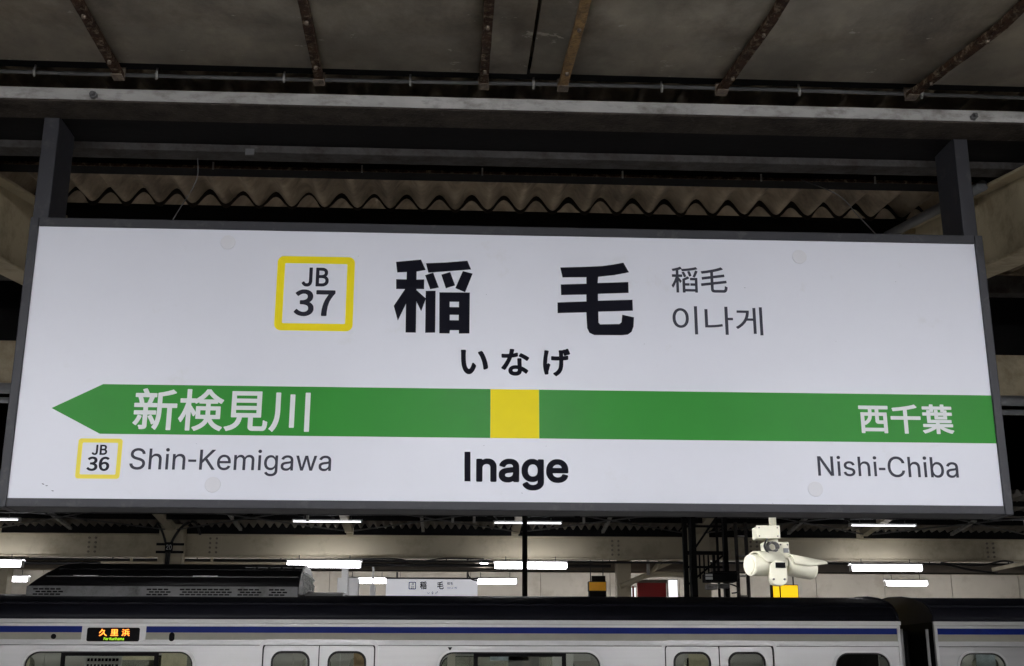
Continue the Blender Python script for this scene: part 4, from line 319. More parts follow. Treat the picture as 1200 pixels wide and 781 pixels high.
# ------------------------------------------------------------------ near canopy
CZ = lambda y: 3.255 + 0.079*y                # mid plane of the corrugated roof
can = thing('platform_canopy', 'old platform roof overhead with stained ceiling sheets, rusty battens and corrugated slate', 'roof', (0, -2.2, 0))
def ceil_z(y): return 3.455 + 0.079*(y-3.36)
joints = [-5.25, -3.43, -1.60, 0.225, 2.05, 3.88, 5.7]
for a, b in zip(joints, joints[1:]):
    for y0, y1 in ((-4.6, -2.02), (-2.0, 0.68), (0.70, 3.36)):
        p = MB()
        sag = random.uniform(-0.004, 0.004)
        nx, ny = 6, 8; g = 0.011
        xs = [a+g/2 + (b-a-g)*i/nx for i in range(nx+1)]; ys = [y0 + (y1-y0)*j/ny for j in range(ny+1)]
        def bulge(i, j): return -0.010*math.sin(math.pi*i/nx)*math.sin(math.pi*j/ny) + sag*(i/nx-0.5)
        top = [(x, y, ceil_z(y)+0.012) for y in ys for x in xs]
        bot = [(x, y, ceil_z(y)+bulge(i, j)) for j, y in enumerate(ys) for i, x in enumerate(xs)]
        N = nx+1
        fs = [(j*N+i, j*N+i+1, (j+1)*N+i+1, (j+1)*N+i) for j in range(ny) for i in range(nx)]
        o = len(top); p.add(top+bot, fs + [tuple(o+q for q in reversed(f)) for f in fs], True)
        ring = [i for i in range(N)] + [j*N+nx for j in range(1, ny+1)] + [ny*N+i for i in range(nx-1, -1, -1)] + [j*N for j in range(ny-1, 0, -1)]
        p.add(top+bot, [(ring[k], ring[(k+1) % len(ring)], o+ring[(k+1) % len(ring)], o+ring[k]) for k in range(len(ring))])
        p.build('ceiling_panel', 'ceiling_sheet', can)
for x, dx, m in ((-1.045, 0.02, 'rust'), (-0.428, 0.012, 'rust'), (0.086, 0.0, 'rust'), (0.336, 0.008, 'rust_ochre'), (0.842, 0.03, 'rust'), (1.455, 0.07, 'rust'),
                 (2.30, 0.05, 'rust'), (-1.66, 0.0, 'rust'), (2.9, 0.0, 'rust'), (-2.3, 0, 'rust')):
    b = MB(); n = 26
    for i in range(n):                         # flaking edges: width and thickness wander along the batten
        y = 3.40 - i*0.21 if i else 3.405
    rows = []
    for i in range(70):
        y = 3.405 - i*0.05; t = (3.405-y)/0.5; cx = x + dx*max(0, min(1, t)) * (1 if x > 0 else 1)
        hw = 0.0142 + random.uniform(-0.0008, 0.0008); h = 0.022 + random.uniform(-0.001, 0.001)
        zt = ceil_z(y) - 0.0005 + (0.0 if y < 3.36 else 0.0)
        rows.append([(cx-hw, y, zt-0.0125), (cx+hw, y, zt-0.0125), (cx+hw*0.93, y, zt-h-0.008), (cx-hw*0.93, y, zt-h-0.008)])
    vs = [p for r in rows for p in r]
    b.add(vs, [(4*i+k, 4*i+(k+1) % 4, 4*i+4+(k+1) % 4, 4*i+4+k) for i in range(69) for k in range(4)] + [(3, 2, 1, 0), (276, 277, 278, 279)])
    bt = b.build('batten', m, can)
    MB().box(x-0.017, x+0.017, 3.372, 3.408, ceil_z(3.39)-0.036, ceil_z(3.39)-0.0315).box(x-0.017, x+0.017, 3.4085, 3.412, ceil_z(3.39)-0.036, ceil_z(3.39)+0.01).build('end_clip', 'rust_clip', bt)
    for yb in (3.28, 2.98):
        MB().tube([(x + dx*(3.405-yb)/0.5, yb, ceil_z(yb)-0.029), (x + dx*(3.405-yb)/0.5, yb, ceil_z(yb)-0.040)], 0.006, 6).build('bolt', 'rust_clip', bt)
# corrugated slate sheets
PITCH = 0.142; NW = 7; SW = PITCH*NW
def sheet_mesh(name, y0, y1, zf, amp, th=0.008, seg=12, pitch=PITCH, nw=NW, lap=0.0):
    n = nw*seg; b = MB(); vs = []
    for y in (y0, y1):
        for side in (0, 1):
            for i in range(n+1):
                x = i*pitch/seg - lap*(i/n)
                vs.append((x, y, zf(y) + amp*math.sin(2*math.pi*i/seg) + side*th))
    N = n+1
    fs = []
    for i in range(n):
        fs += [(i, 2*N+i, 2*N+i+1, i+1), (N+i, N+i+1, 3*N+i+1, 3*N+i)]
    b.add(vs, fs, True)
    b.add(vs, [(i, i+1, N+i+1, N+i) for i in range(n)] + [(2*N+i, 3*N+i, 3*N+i+1, 2*N+i+1) for i in range(n)] + [(0, N, 3*N, 2*N), (n, 2*N+n, 3*N+n, N+n)])
    me = bpy.data.meshes.new(name); me.from_pydata(b.v, [], b.f); me.polygons.foreach_set('use_smooth', b.sm)
    return me
X0 = -4.93
me1 = sheet_mesh('corrugated_sheet', 3.30, 4.88, CZ, 0.034, 0.012)
me2 = sheet_mesh('corrugated_sheet', 4.72, 6.35, lambda y: CZ(y)+0.034, 0.034, 0.010)
me3 = sheet_mesh('corrugated_sheet', -4.7, 3.42, lambda y: CZ(y)+0.032, 0.034, 0.010)
for i in range(11):
    for me in (me1, me2, me3):
        o = link('corrugated_sheet', me, 'slate', can)
        o.location = (X0 + i*SW, 0, random.uniform(-0.003, 0.003) if me is me1 else 0)
        # keep joints from being coplanar
        o.location.y = random.uniform(-0.008, 0.008)
        o.location.z += 0.0012*(i % 2)
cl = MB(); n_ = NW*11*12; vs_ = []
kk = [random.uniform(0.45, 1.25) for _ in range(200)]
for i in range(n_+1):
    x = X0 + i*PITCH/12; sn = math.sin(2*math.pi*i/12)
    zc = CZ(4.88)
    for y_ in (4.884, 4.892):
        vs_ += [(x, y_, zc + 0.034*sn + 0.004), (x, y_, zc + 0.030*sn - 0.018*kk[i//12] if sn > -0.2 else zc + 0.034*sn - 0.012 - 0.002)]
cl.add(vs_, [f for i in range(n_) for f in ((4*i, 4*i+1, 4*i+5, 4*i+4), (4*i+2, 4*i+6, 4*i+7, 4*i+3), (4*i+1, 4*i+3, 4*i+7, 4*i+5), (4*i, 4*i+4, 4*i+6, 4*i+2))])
cl.build('edge_shade_strip', 'edge_shade', can)  # dark wavy strip painting the shaded cut edge and gap under the sheets
# steel members along the platform
def channel(name, m, y0, y1, z0, z1, t=0.006, x0=-5.2, x1=6.0, lip='back'):
    # a rolled channel with its web towards the rails
    MB().prism([(y0, z0), (y1, z0), (y1, z0+t), (y0+t, z0+t), (y0+t, z1-t), (y1, z1-t), (y1, z1), (y0, z1)], 'x', x0, x1).build(name, m, can, 0.0015, 1)
channel('steel_beam', 'beam_brown_shaded', 3.4845, 3.612, 3.384, 3.4265)  # grimy underside; its darker brown also paints the shade under the beam
box('lit_face_plate', 'beam_grey', can, -5.2, 6.0, 3.4805, 3.4840, 3.3895, 3.4285, 0.001)  # separate lighter face, putting the frontal light on the beam into its colour
box('soffit_plate', 'black_steel', can, -5.2, 6.0, 3.616, 3.806, 3.392, 3.40)
channel('steel_beam', 'beam_dark', 3.80, 3.875, 3.366, 3.418)
box('lip_strip', 'beam_grey', can, -5.2, 6.0, 3.7965, 3.7995, 3.412, 3.421)
channel('purlin', 'black_steel', 4.16, 4.24, 3.462, 3.556)
channel('purlin', 'black_steel', 4.895, 4.955, 3.515, 3.607)
channel('purlin', 'beam_dark', 5.9, 5.98, 3.60, 3.70)
box('edge_strip', 'rust', can, -5.2, 6.0, 4.152, 4.158, 3.458, 3.468)
channel('purlin', 'black_steel', 3.37, 3.44, 3.476, 3.52)
for x in (-1.14, 1.69):                       # bolt heads on the light beam
    MB().tube([(x, 3.4805, 3.392+0.01), (x, 3.466, 3.392+0.01)], 0.012, 6).tube([(x, 3.468, 3.402), (x, 3.455, 3.402)], 0.006, 8).build('bolt', 'conduit', can)
box('clip', 'conduit', can, -0.715, -0.685, 3.79, 3.796, 3.352, 3.375)
for x in (-0.9, -0.35, 0.1, 0.63, 1.16, 1.6):
    box('clip', 'beam_grey', can, x, x+0.006, 4.146, 4.151, 3.452, 3.480)
# slung conduit with saddles
cond = thing('conduit_pipe', 'thin grey conduit running along the edge of the ceiling sheets', 'pipe', (0.2, 3.425, 3.455))
MB().tube([(x, 3.425, 3.452 + 0.004*math.sin(x*2.1)) for x in [-5 + 0.4*i for i in range(28)]], 0.0062, 8).build('tube', 'conduit', cond)
for x in (-1.31, -0.935, -0.54, -0.145, 0.245, 0.655, 1.1, 1.5, -1.7, 1.9):
    MB().tube([(x, 3.425, 3.436), (x, 3.415, 3.452), (x, 3.425, 3.468), (x, 3.425, 3.478)], 0.0042, 6).build('saddle', 'beam_grey', cond)
# cantilever girders
def girder(x, flip):
    T = lambda y: 3.565 + 0.18*(y-5.0); B = lambda y: 3.225 + 0.145*(y-5.0)
    ys = (3.3, 6.18)
    g = MB()
    def slab(x0, x1, f0, f1):
        vs = [(xx, y, f(y)) for y in ys for xx in (x0, x1) for f in (f0, f1)]
        g.add(vs, [(0, 1, 3, 2), (4, 6, 7, 5), (0, 4, 5, 1), (2, 3, 7, 6), (0, 2, 6, 4), (1, 5, 7, 3)])
    slab(x-0.005, x+0.005, lambda y: B(y)+0.0125, lambda y: T(y)-0.0125)
    w_ = g.build('girder_web', 'cream', can)
    for f0, f1 in ((B, lambda y: B(y)+0.012), (lambda y: T(y)-0.012, T)):
        g = MB(); slab(x-0.06, x+0.06, f0, f1); g.build('girder_flange', 'cream', can, 0.002, 1)
    box('hanger_plate', 'cream', can, x-0.062, x+0.062, 3.284, 3.299, B(3.3)-0.005, ceil_z(3.29)-0.061)
    return T, B
for x in (2.0, -1.72): T, B = girder(x, 1)
for x in (6.0, -5.5): girder(x, 1)
gp = thing('service_pipe', 'grey pipe running along the cream girder on the right', 'pipe', (1.93, 4.0, 3.38))
MB().tube([(1.925, y, 3.375 + 0.17*(y-4.0)) for y in (3.95, 4.4, 4.9, 5.6, 6.1)], 0.021, 12).build('tube', 'pipe_grey', gp)
for y in (4.15, 4.75, 5.4): box('saddle', 'cream', gp, 1.945, 1.993, y, y+0.02, 3.375+0.17*(y-4)-0.026, 3.375+0.17*(y-4)+0.026)
# eave beam along the track side, cream, and two trunking pipes under it
box('eave_beam', 'cream', can, -6.5, 7.5, 6.2, 6.26, 3.11, 3.34)
box('eave_flange', 'cream', can, -6.5, 7.5, 6.15, 6.31, 3.095, 3.108)
box('eave_fascia', 'black_steel', can, -6.5, 7.5, 6.36, 6.40, 3.35, 3.85)
tp = thing('trunking_pipe', 'dark grey trunking under the cream eave beam behind the sign', 'pipe', (0, 6.12, 3.02))
MB().tube([(-6.4, 6.10, 3.06), (7.4, 6.10, 3.06)], 0.028, 10).build('tube', 'pipe_grey', tp)
MB().tube([(-6.4, 6.16, 3.01), (7.4, 6.16, 3.01)], 0.016, 8).build('tube', 'pipe_grey', tp)
for i in range(8): box('hanger', 'black_steel', tp, -6+1.7*i, -5.97+1.7*i, 6.07, 6.19, 2.99, 3.094)
# columns that carry the roof (behind the photographer)
for x in (-1.72, 2.0, 6.0, -5.5):
    box('roof_column', 'cream', can, x-0.1, x+0.1, -2.3, -2.1, 0.0, 2.935, 0.004)
    MB().bar((x, -2.3, ceil_z(-2.3)-0.034), (x, 3.29, ceil_z(3.29)-0.034), 0.10, 0.05).build('roof_arm', 'cream', can)
# loose wires under the slate
wr = thing('hanging_wire', 'thin loose wire dangling left below the corrugated slate', 'wire', (-0.92, 3.9, 3.2))
MB().tube(smooth_path([(-0.89, 3.86, 3.366), (-0.885, 3.86, 3.30), (-0.905, 3.86, 3.24), (-0.955, 3.86, 3.14), (-0.985, 3.86, 3.05)]), 0.0016, 6).build('strand', 'conduit', wr)
wr = thing('hanging_wire', 'thin loose wire hanging right of the slate waves, beside the right post', 'wire', (1.45, 3.9, 3.2))
MB().tube(smooth_path([(1.30, 4.1, 3.44), (1.42, 4.05, 3.36), (1.47, 4.0, 3.26), (1.52, 3.95, 3.16)]), 0.002, 6).build('strand', 'conduit', wr)

# ------------------------------------------------------------------ the station sign
SY = 3.588
sg = thing('station_name_sign', 'big white station name sign with green arrow band reading Inage, hung on two dark posts', 'sign', (0.2, 3.65, 2.12))
L_, R_, B_, T_ = -1.303, 1.699, 2.148, 3.003
plate('panel', [rrect(L_-0.004, R_+0.004, B_-0.004, T_+0.004, 0.002, 1)], SY+0.004, 0.01, 'sign_white', sg)
fo = (L_-0.027, R_+0.027, B_-0.027, T_+0.029)
for nm, (x0, x1, z0, z1) in (('frame_bar', (fo[0], L_, fo[2], fo[3])), ('frame_bar', (R_, fo[1], fo[2], fo[3])),
                             ('frame_bar', (L_+0.0005, R_-0.0005, T_, fo[3]-0.0006)), ('frame_bar', (L_+0.0005, R_-0.0005, fo[2]+0.0006, B_))):
    box(nm, 'sign_frame', sg, x0, x1, SY-0.004, SY+0.112, z0, z1, 0.003)
box('back_panel', 'sign_frame', sg, L_, R_, SY+0.098, SY+0.106, B_, T_)
for x0, x1 in ((-1.332, -1.282), (1.674, 1.722)):
    box('post', 'sign_frame', sg, x0, x1, 3.606, 3.766, 3.033, 3.3905, 0.003)
FY = SY + 0.0032                                # face of the printed film
gs = 0.0010
plate('arrow_band', [[(-1.203, 2.4205), (-1.057, 2.4965), (0.1198, 2.4965), (0.1198, 2.3435), (-1.053, 2.3435)]], FY, gs, 'green', sg)
plate('line_marker', [[(0.1202, 2.3435), (0.1202, 2.4965), (0.2698, 2.4965), (0.2698, 2.3435)]], FY, gs, 'yellow', sg)
plate('arrow_band', [[(0.2702, 2.3435), (0.2702, 2.4965), (R_-0.0005, 2.4965), (R_-0.0005, 2.3435)]], FY, gs, 'green', sg)
FYT = FY - 0.0006
lettering('lettering', 'jb', -0.4750, -0.3910, 2.8190, 2.8820, FYT, 'ink_code', sg, bold=0.0)
lettering('lettering', 'n37', -0.4950, -0.3680, 2.7220, 2.8090, FYT, 'ink_code', sg, bold=0.0)
lettering('lettering', 'h_i', 0.0270, 0.1120, 2.5430, 2.6210, FYT, 'ink', sg, bold=0.0)
lettering('lettering', 'h_na', 0.1530, 0.2400, 2.5400, 2.6260, FYT, 'ink', sg, bold=0.0)
lettering('lettering', 'h_ge', 0.2830, 0.3680, 2.5400, 2.6290, FYT, 'ink', sg, bold=0.0)
lettering('lettering', 'cn', 0.6960, 0.8760, 2.8200, 2.9070, FYT, 'ink_grey', sg, bold=0.0)
lettering('lettering', 'kr', 0.6950, 0.9830, 2.6820, 2.7750, FYT, 'ink_grey', sg, bold=0.0)
lettering('lettering', 'shk', -0.9590, -0.4300, 2.3550, 2.4850, FYT, 'letter_white', sg, bold=0.0)
lettering('lettering', 'jb', -1.0710, -1.0260, 2.2790, 2.3100, FYT, 'ink_code', sg, bold=0.0)
lettering('lettering', 'n36', -1.0820, -1.0160, 2.2310, 2.2740, FYT, 'ink_code', sg, bold=0.0)
lettering('lettering', 'shin', -0.9570, -0.7930, 2.2360, 2.3020, FYT, 'ink_grey', sg, bold=0.0)
lettering('lettering', 'kemigawa', -0.7510, -0.3590, 2.2200, 2.3000, FYT, 'ink_grey', sg, bold=0.0)
lettering('lettering', 'nage', 0.0780, 0.3580, 2.1840, 2.2800, FYT, 'ink', sg, bold=0.0)
lettering('lettering', 'nc', 1.2690, 1.5680, 2.3710, 2.4650, FYT, 'letter_white', sg, bold=0.0)
lettering('lettering', 'nishi', 1.1280, 1.3130, 2.2360, 2.2990, FYT, 'ink_grey', sg, bold=0.0)
lettering('lettering', 'chiba', 1.3470, 1.5680, 2.2340, 2.3000, FYT, 'ink_grey', sg, bold=0.0)
plate('lettering', [[(0.042, 2.3), (0.06, 2.3), (0.061, 2.21), (0.043, 2.21)]], FYT, 0.0012, 'ink', sg)
plate('lettering', [[(-0.785, 2.268), (-0.761, 2.268), (-0.761, 2.261), (-0.784, 2.261)]], FYT, 0.0012, 'ink_grey', sg)
plate('lettering', [[(1.319, 2.263), (1.339, 2.263), (1.339, 2.256), (1.319, 2.256)]], FYT, 0.0012, 'ink_grey', sg)
plate('number_box', [rrect(-0.5530, -0.3110, 2.6750, 2.9190, 0.02, 6), rrect(-0.5295, -0.3345, 2.6985, 2.8955, 0.003, 2)], FY, gs, 'yellow', sg)
plate('number_box', [rrect(-1.1130, -0.9830, 2.2080, 2.3290, 0.009, 6), rrect(-1.1005, -0.9955, 2.2205, 2.3165, 0.003, 2)], FY, gs, 'yellow_faded', sg)
for i_, q_ in enumerate([[(-0.182, 2.906), (-0.103, 2.915), (-0.088, 2.881), (-0.116, 2.875), (-0.116, 2.848), (-0.092, 2.849), (-0.091, 2.817), (-0.115, 2.817), (-0.115, 2.813), (-0.085, 2.786), (-0.099, 2.744), (-0.115, 2.777), (-0.114, 2.674), (-0.146, 2.674), (-0.147, 2.768), (-0.171, 2.712), (-0.185, 2.76), (-0.151, 2.816), (-0.179, 2.816), (-0.18, 2.848), (-0.147, 2.848), (-0.147, 2.873), (-0.177, 2.871)], [(-0.087, 2.903), (-0.022, 2.907), (0.044, 2.914), (0.056, 2.885), (-0.016, 2.878), (-0.079, 2.872)], [(-0.089, 2.863), (-0.064, 2.872), (-0.045, 2.823), (-0.072, 2.817)], [(-0.038, 2.866), (-0.01, 2.875), (0.006, 2.831), (-0.023, 2.821)], [(0.03, 2.879), (0.061, 2.871), (0.038, 2.809), (0.007, 2.822)], [(-0.086, 2.811), (-0.055, 2.812), (-0.054, 2.675), (-0.085, 2.674)]]):
    if i_ == 0: inage_a = []
    inage_a.append(q_)
plate('lettering', [inage_a[0]], FYT, 0.0012, 'ink', sg)
plate('lettering', [inage_a[1]], FYT-0.00005, 0.0012, 'ink', sg)
plate('lettering', [inage_a[2]], FYT-0.00010, 0.0012, 'ink', sg)
plate('lettering', [inage_a[3]], FYT-0.00015, 0.0012, 'ink', sg)
plate('lettering', [inage_a[4]], FYT-0.00020, 0.0012, 'ink', sg)
plate('lettering', [inage_a[5]], FYT-0.00025, 0.0012, 'ink', sg)
plate('lettering', [[(-0.043, 2.807), (0.053, 2.808), (0.053, 2.674), (0.02, 2.673), (0.02, 2.684), (-0.008, 2.684), (-0.009, 2.673), (-0.041, 2.673)], [(-0.01, 2.777), (0.019, 2.777), (0.019, 2.759), (-0.01, 2.759)], [(-0.009, 2.734), (0.019, 2.734), (0.019, 2.716), (-0.009, 2.716)]], FYT, 0.0012, 'ink', sg)
plate('lettering', [[(0.34, 2.897), (0.407, 2.9), (0.473, 2.904), (0.51, 2.91), (0.543, 2.917), (0.56, 2.885), (0.514, 2.875), (0.461, 2.868), (0.459, 2.847), (0.557, 2.852), (0.557, 2.816), (0.459, 2.811), (0.459, 2.788), (0.569, 2.793), (0.569, 2.757), (0.459, 2.752), (0.459, 2.716), (0.464, 2.71), (0.525, 2.712), (0.532, 2.718), (0.535, 2.743), (0.572, 2.735), (0.57, 2.705), (0.563, 2.687), (0.551, 2.678), (0.533, 2.676), (0.445, 2.675), (0.43, 2.682), (0.423, 2.697), (0.421, 2.749), (0.33, 2.745), (0.33, 2.78), (0.422, 2.785), (0.422, 2.808), (0.342, 2.805), (0.341, 2.84), (0.423, 2.844), (0.423, 2.866), (0.347, 2.864)]], FYT, 0.0012, 'ink', sg)
SCREWS = [(-0.712, 2.961), (1.116, 2.948), (-0.707, 2.193), (1.116, 2.196)]
SCUFFS = [(-1.204, 2.191, 0.0045, 0.00157, -0.42), (-1.193, 2.186, 0.004, 0.0014, 0.07), (-1.174, 2.171, 0.004, 0.0014, -0.21), (0.932, 2.84, 0.0022, 0.00077, 0.17), (0.101, 2.32, 0.0018, 0.00063, 0.2), (0.217, 2.176, 0.002, 0.0007, -0.7), (0.981, 2.151, 0.0016, 0.00056, -0.78), (0.291, 2.32, 0.0015, 0.00052, 0.54), (1.272, 2.489, 0.002, 0.0007, -0.39), (0.105, 2.803, 0.0016, 0.00056, -0.43), (0.602, 2.648, 0.0016, 0.00056, 0.79), (-0.764, 2.316, 0.0014, 0.00049, -0.05), (1.215, 2.666, 0.0014, 0.00049, 0.54), (-0.301, 2.923, 0.0014, 0.00049, -0.04), (1.425, 2.869, 0.0016, 0.00056, 0.22)]
for i_, (x, z, w_, h_, a_) in enumerate(SCUFFS):
    ca, sa = math.cos(a_), math.sin(a_)
    plate('scuff', [[(x+ca*u-sa*v, z+sa*u+ca*v) for u, v in ((-w_, 0), (-w_*0.4, -h_), (w_*0.5, -h_*0.8), (w_, 0.2*h_), (w_*0.2, h_*0.7))]], FY+0.0002, 0.001, 'ink_grey', sg)
for (x, z) in SCREWS:
    q = MB().tube([(x, FY+0.001, z), (x, FY-0.0016, z)], 0.0235, 28)
    q.build('screw_cap', 'screw_cap', sg, 0.0008, 1)

# ------------------------------------------------------------------ fluorescent lamps
def lamp(label, x, y, z, length=1.2, m='tube', group=None, hang=0.25, h=0.05, tr=0.016, name='fluorescent_lamp', two=True, wd=0.09, skirt=0.0, skirt_near=None):
    sn = skirt if skirt_near is None else skirt_near
    t = thing(name, label, 'lamp', (x, y, z), group)
    MB().prism([(y-wd, z-sn), (y-0.03, z+h), (y+0.03, z+h), (y+wd, z-skirt), (y+wd-0.006, z-0.003-skirt), (y+0.025, z+h-0.012), (y-0.025, z+h-0.012), (y-wd+0.006, z-0.003-sn)],
               'x', x-length/2-0.02, x+length/2+0.02).build('reflector', 'white_paint', t)
    for dy in ((-0.045, 0.045) if two else (0,)):
        MB().tube([(x-length/2, y+dy, z-0.014-tr), (x+length/2, y+dy, z-0.014-tr)], tr, 10).build('tube', m, t)
    for sx in (-1, 1):
        MB().box(x+sx*(length/2+0.004)-0.006, x+sx*(length/2+0.004)+0.006, y-0.07, y+0.07, z-0.02-2*tr, z+0.004).build('end_cap', 'white_paint', t)
        if hang: MB().tube([(x+sx*length*0.35, y, z+h-0.002), (x+sx*length*0.35, y, z+h+hang)], 0.008, 6).build('hanger', 'conduit', t)
    return t
for i, x in enumerate((-4.4, -2.2, 0.2, 2.4, 4.6)):
    lamp(('first', 'second', 'third', 'fourth', 'fifth')[i] + ' fluorescent lamp from the left, hung under the near ceiling before the sign', x, 0.35, 3.13, group='lamps under the near ceiling', hang=0.03, skirt=0.013)
for i, x in enumerate((-7.6, -5.4, -3.4, -1.35, 0.45, 3.9, 6.0, 8.2)):
    lamp(('first', 'second', 'third', 'fourth', 'fifth', 'sixth', 'seventh', 'eighth')[i] + ' fluorescent lamp from the left in the unseen added row under the eave beam', x, 5.75, 2.80, m='tube_eave_fill', group='unseen added lamps under the eave beam', hang=0.26, skirt=0.016, skirt_near=0.085)  # unseen row added to light train and camera; deep near skirts spare the ceiling

# ------------------------------------------------------------------ CCTV on a drop pole behind the sign
cc = thing('security_camera', 'cream twin security camera on a drop pole, hanging below the big sign', 'camera', (1.85, 6.8, 2.15))
CY = 6.8
MB().tube([(1.85, CY, 3.10), (1.85, CY, 2.46)], 0.021, 14).build('pole', 'ivory', cc)
jb = MB().box(1.742, 1.872, CY-0.05, CY+0.06, 2.392, 2.462).build('junction_box', 'ivory', cc, 0.006)
box('box_lid', 'ivory', cc, 1.739, 1.875, CY-0.056, CY-0.0505, 2.392, 2.465, 0.002)
MB().tube([(1.845, CY, 2.39), (1.845, CY, 2.34)], 0.030, 14).build('swivel', 'ivory', cc)
MB().prism([(1.785, 2.375), (1.93, 2.375), (1.93, 2.27), (1.79, 2.27)], 'y', CY-0.03, CY+0.06).build('bracket', 'ivory', cc, 0.006)
for k in range(3):
    MB().tube([(1.82 + 0.03*math.cos(a+k) + 0.006*k, CY-0.045-0.006*k, 2.345 + 0.026*math.sin(a+k)) for a in [i*0.5 for i in range(14)]], 0.0055, 6).build('cable_loop', 'conduit', cc)
def housing(c, d, ln, r, hood, lens=True):
    c, d = Vector(c), Vector(d).normalized()
    b = c - d*ln*0.5; f = c + d*ln*0.5
    h = MB().tube([b, b+d*0.012, f-d*0.02, f], [r*0.82, r, r, r*0.94], 20).build('camera_housing', 'ivory', cc)
    MB().tube([f - d*0.001, f + d*0.006], r*(0.66 if lens else 0.8), 20).build('lens_window' if lens else 'rear_cap', 'black' if lens else 'ivory', h)
    up = Vector((0, 0, 1)); s = d.cross(up).normalized(); up = s.cross(d)
    q = MB(); rows = []
    n = 10; hl = [-ln*0.45, ln*0.15, ln*0.62 + hood]
    for t, k in zip(hl, (1.0, 1.0, 0.55)):
        for th in (1.13, 1.24):
            rows.append([c + d*t + s*math.sin(a)*r*th*1.02 + up*(math.cos(a)*r*th) for a in [(-1.45 + 2.9*i/n)*k for i in range(n+1)]])
    N = n+1; vs = [p for r_ in rows for p in r_]; fs = []
    for a, b2 in ((0, 2), (2, 4)):
        for i in range(n): fs += [(a*N+i, a*N+i+1, b2*N+i+1, b2*N+i), ((a+1)*N+i, (b2+1)*N+i, (b2+1)*N+i+1, (a+1)*N+i+1)]
    for a in (0, 4): fs += [(a*N+i, (a+1)*N+i, (a+1)*N+i+1, a*N+i+1) for i in range(n)]
    for a, b2 in ((0, 2), (2, 4)):
        for i in (0, n): fs.append((a*N+i, b2*N+i, (b2+1)*N+i, (a+1)*N+i))
    q.add(vs, fs, True).build('sun_hood', 'ivory', h)
housing((1.775, CY-0.05, 2.245), (-0.93, -0.36, -0.06), 0.20, 0.062, -0.06, False)
housing((1.99, CY+0.02, 2.235), (0.88, 0.42, -0.10), 0.20, 0.055, 0.05)
MB().prism(rrect(1.788, 1.885, 2.125, 2.265, 0.04), 'y', CY-0.12, CY-0.06).build('mount_plate', 'ivory', cc, 0.006)
MB().box(1.80, 1.91, CY-0.06, CY+0.03, 2.235, 2.275).build('mount_arm', 'ivory', cc, 0.004)
for x, z in ((1.805, 2.16), (1.866, 2.16)): MB().tube([(x, CY-0.119, z), (x, CY-0.126, z)], 0.006, 8).build('bolt', 'conduit', cc)
MB().tube(smooth_path([(1.80, CY-0.05, 2.39), (1.775, CY-0.075, 2.345), (1.80, CY-0.085, 2.30), (1.845, CY-0.09, 2.275)]), 0.006, 6).build('cable', 'cable', cc)
MB().tube(smooth_path([(1.92, CY, 2.30), (1.96, CY-0.03, 2.285), (1.985, CY-0.04, 2.262)]), 0.005, 6).build('cable', 'cable', cc)
box('label_plate', 'pipe_grey', cc, 1.895, 1.923, CY-0.034, CY-0.0305, 2.315, 2.34)
for x, z in ((1.755, 2.405), (1.86, 2.405), (1.755, 2.452), (1.86, 2.452)): MB().tube([(x, CY-0.056, z), (x, CY-0.059, z)], 0.004, 6).build('bolt', 'conduit', cc)
for x, z in ((1.88, 2.36), (1.92, 2.36), (1.92, 2.285)): MB().tube([(x, CY-0.03, z), (x, CY-0.034, z)], 0.005, 6).build('bolt', 'conduit', cc)
box('tilt_gap', 'black', cc, 1.82, 1.875, CY-0.124, CY-0.1202, 2.222, 2.252)

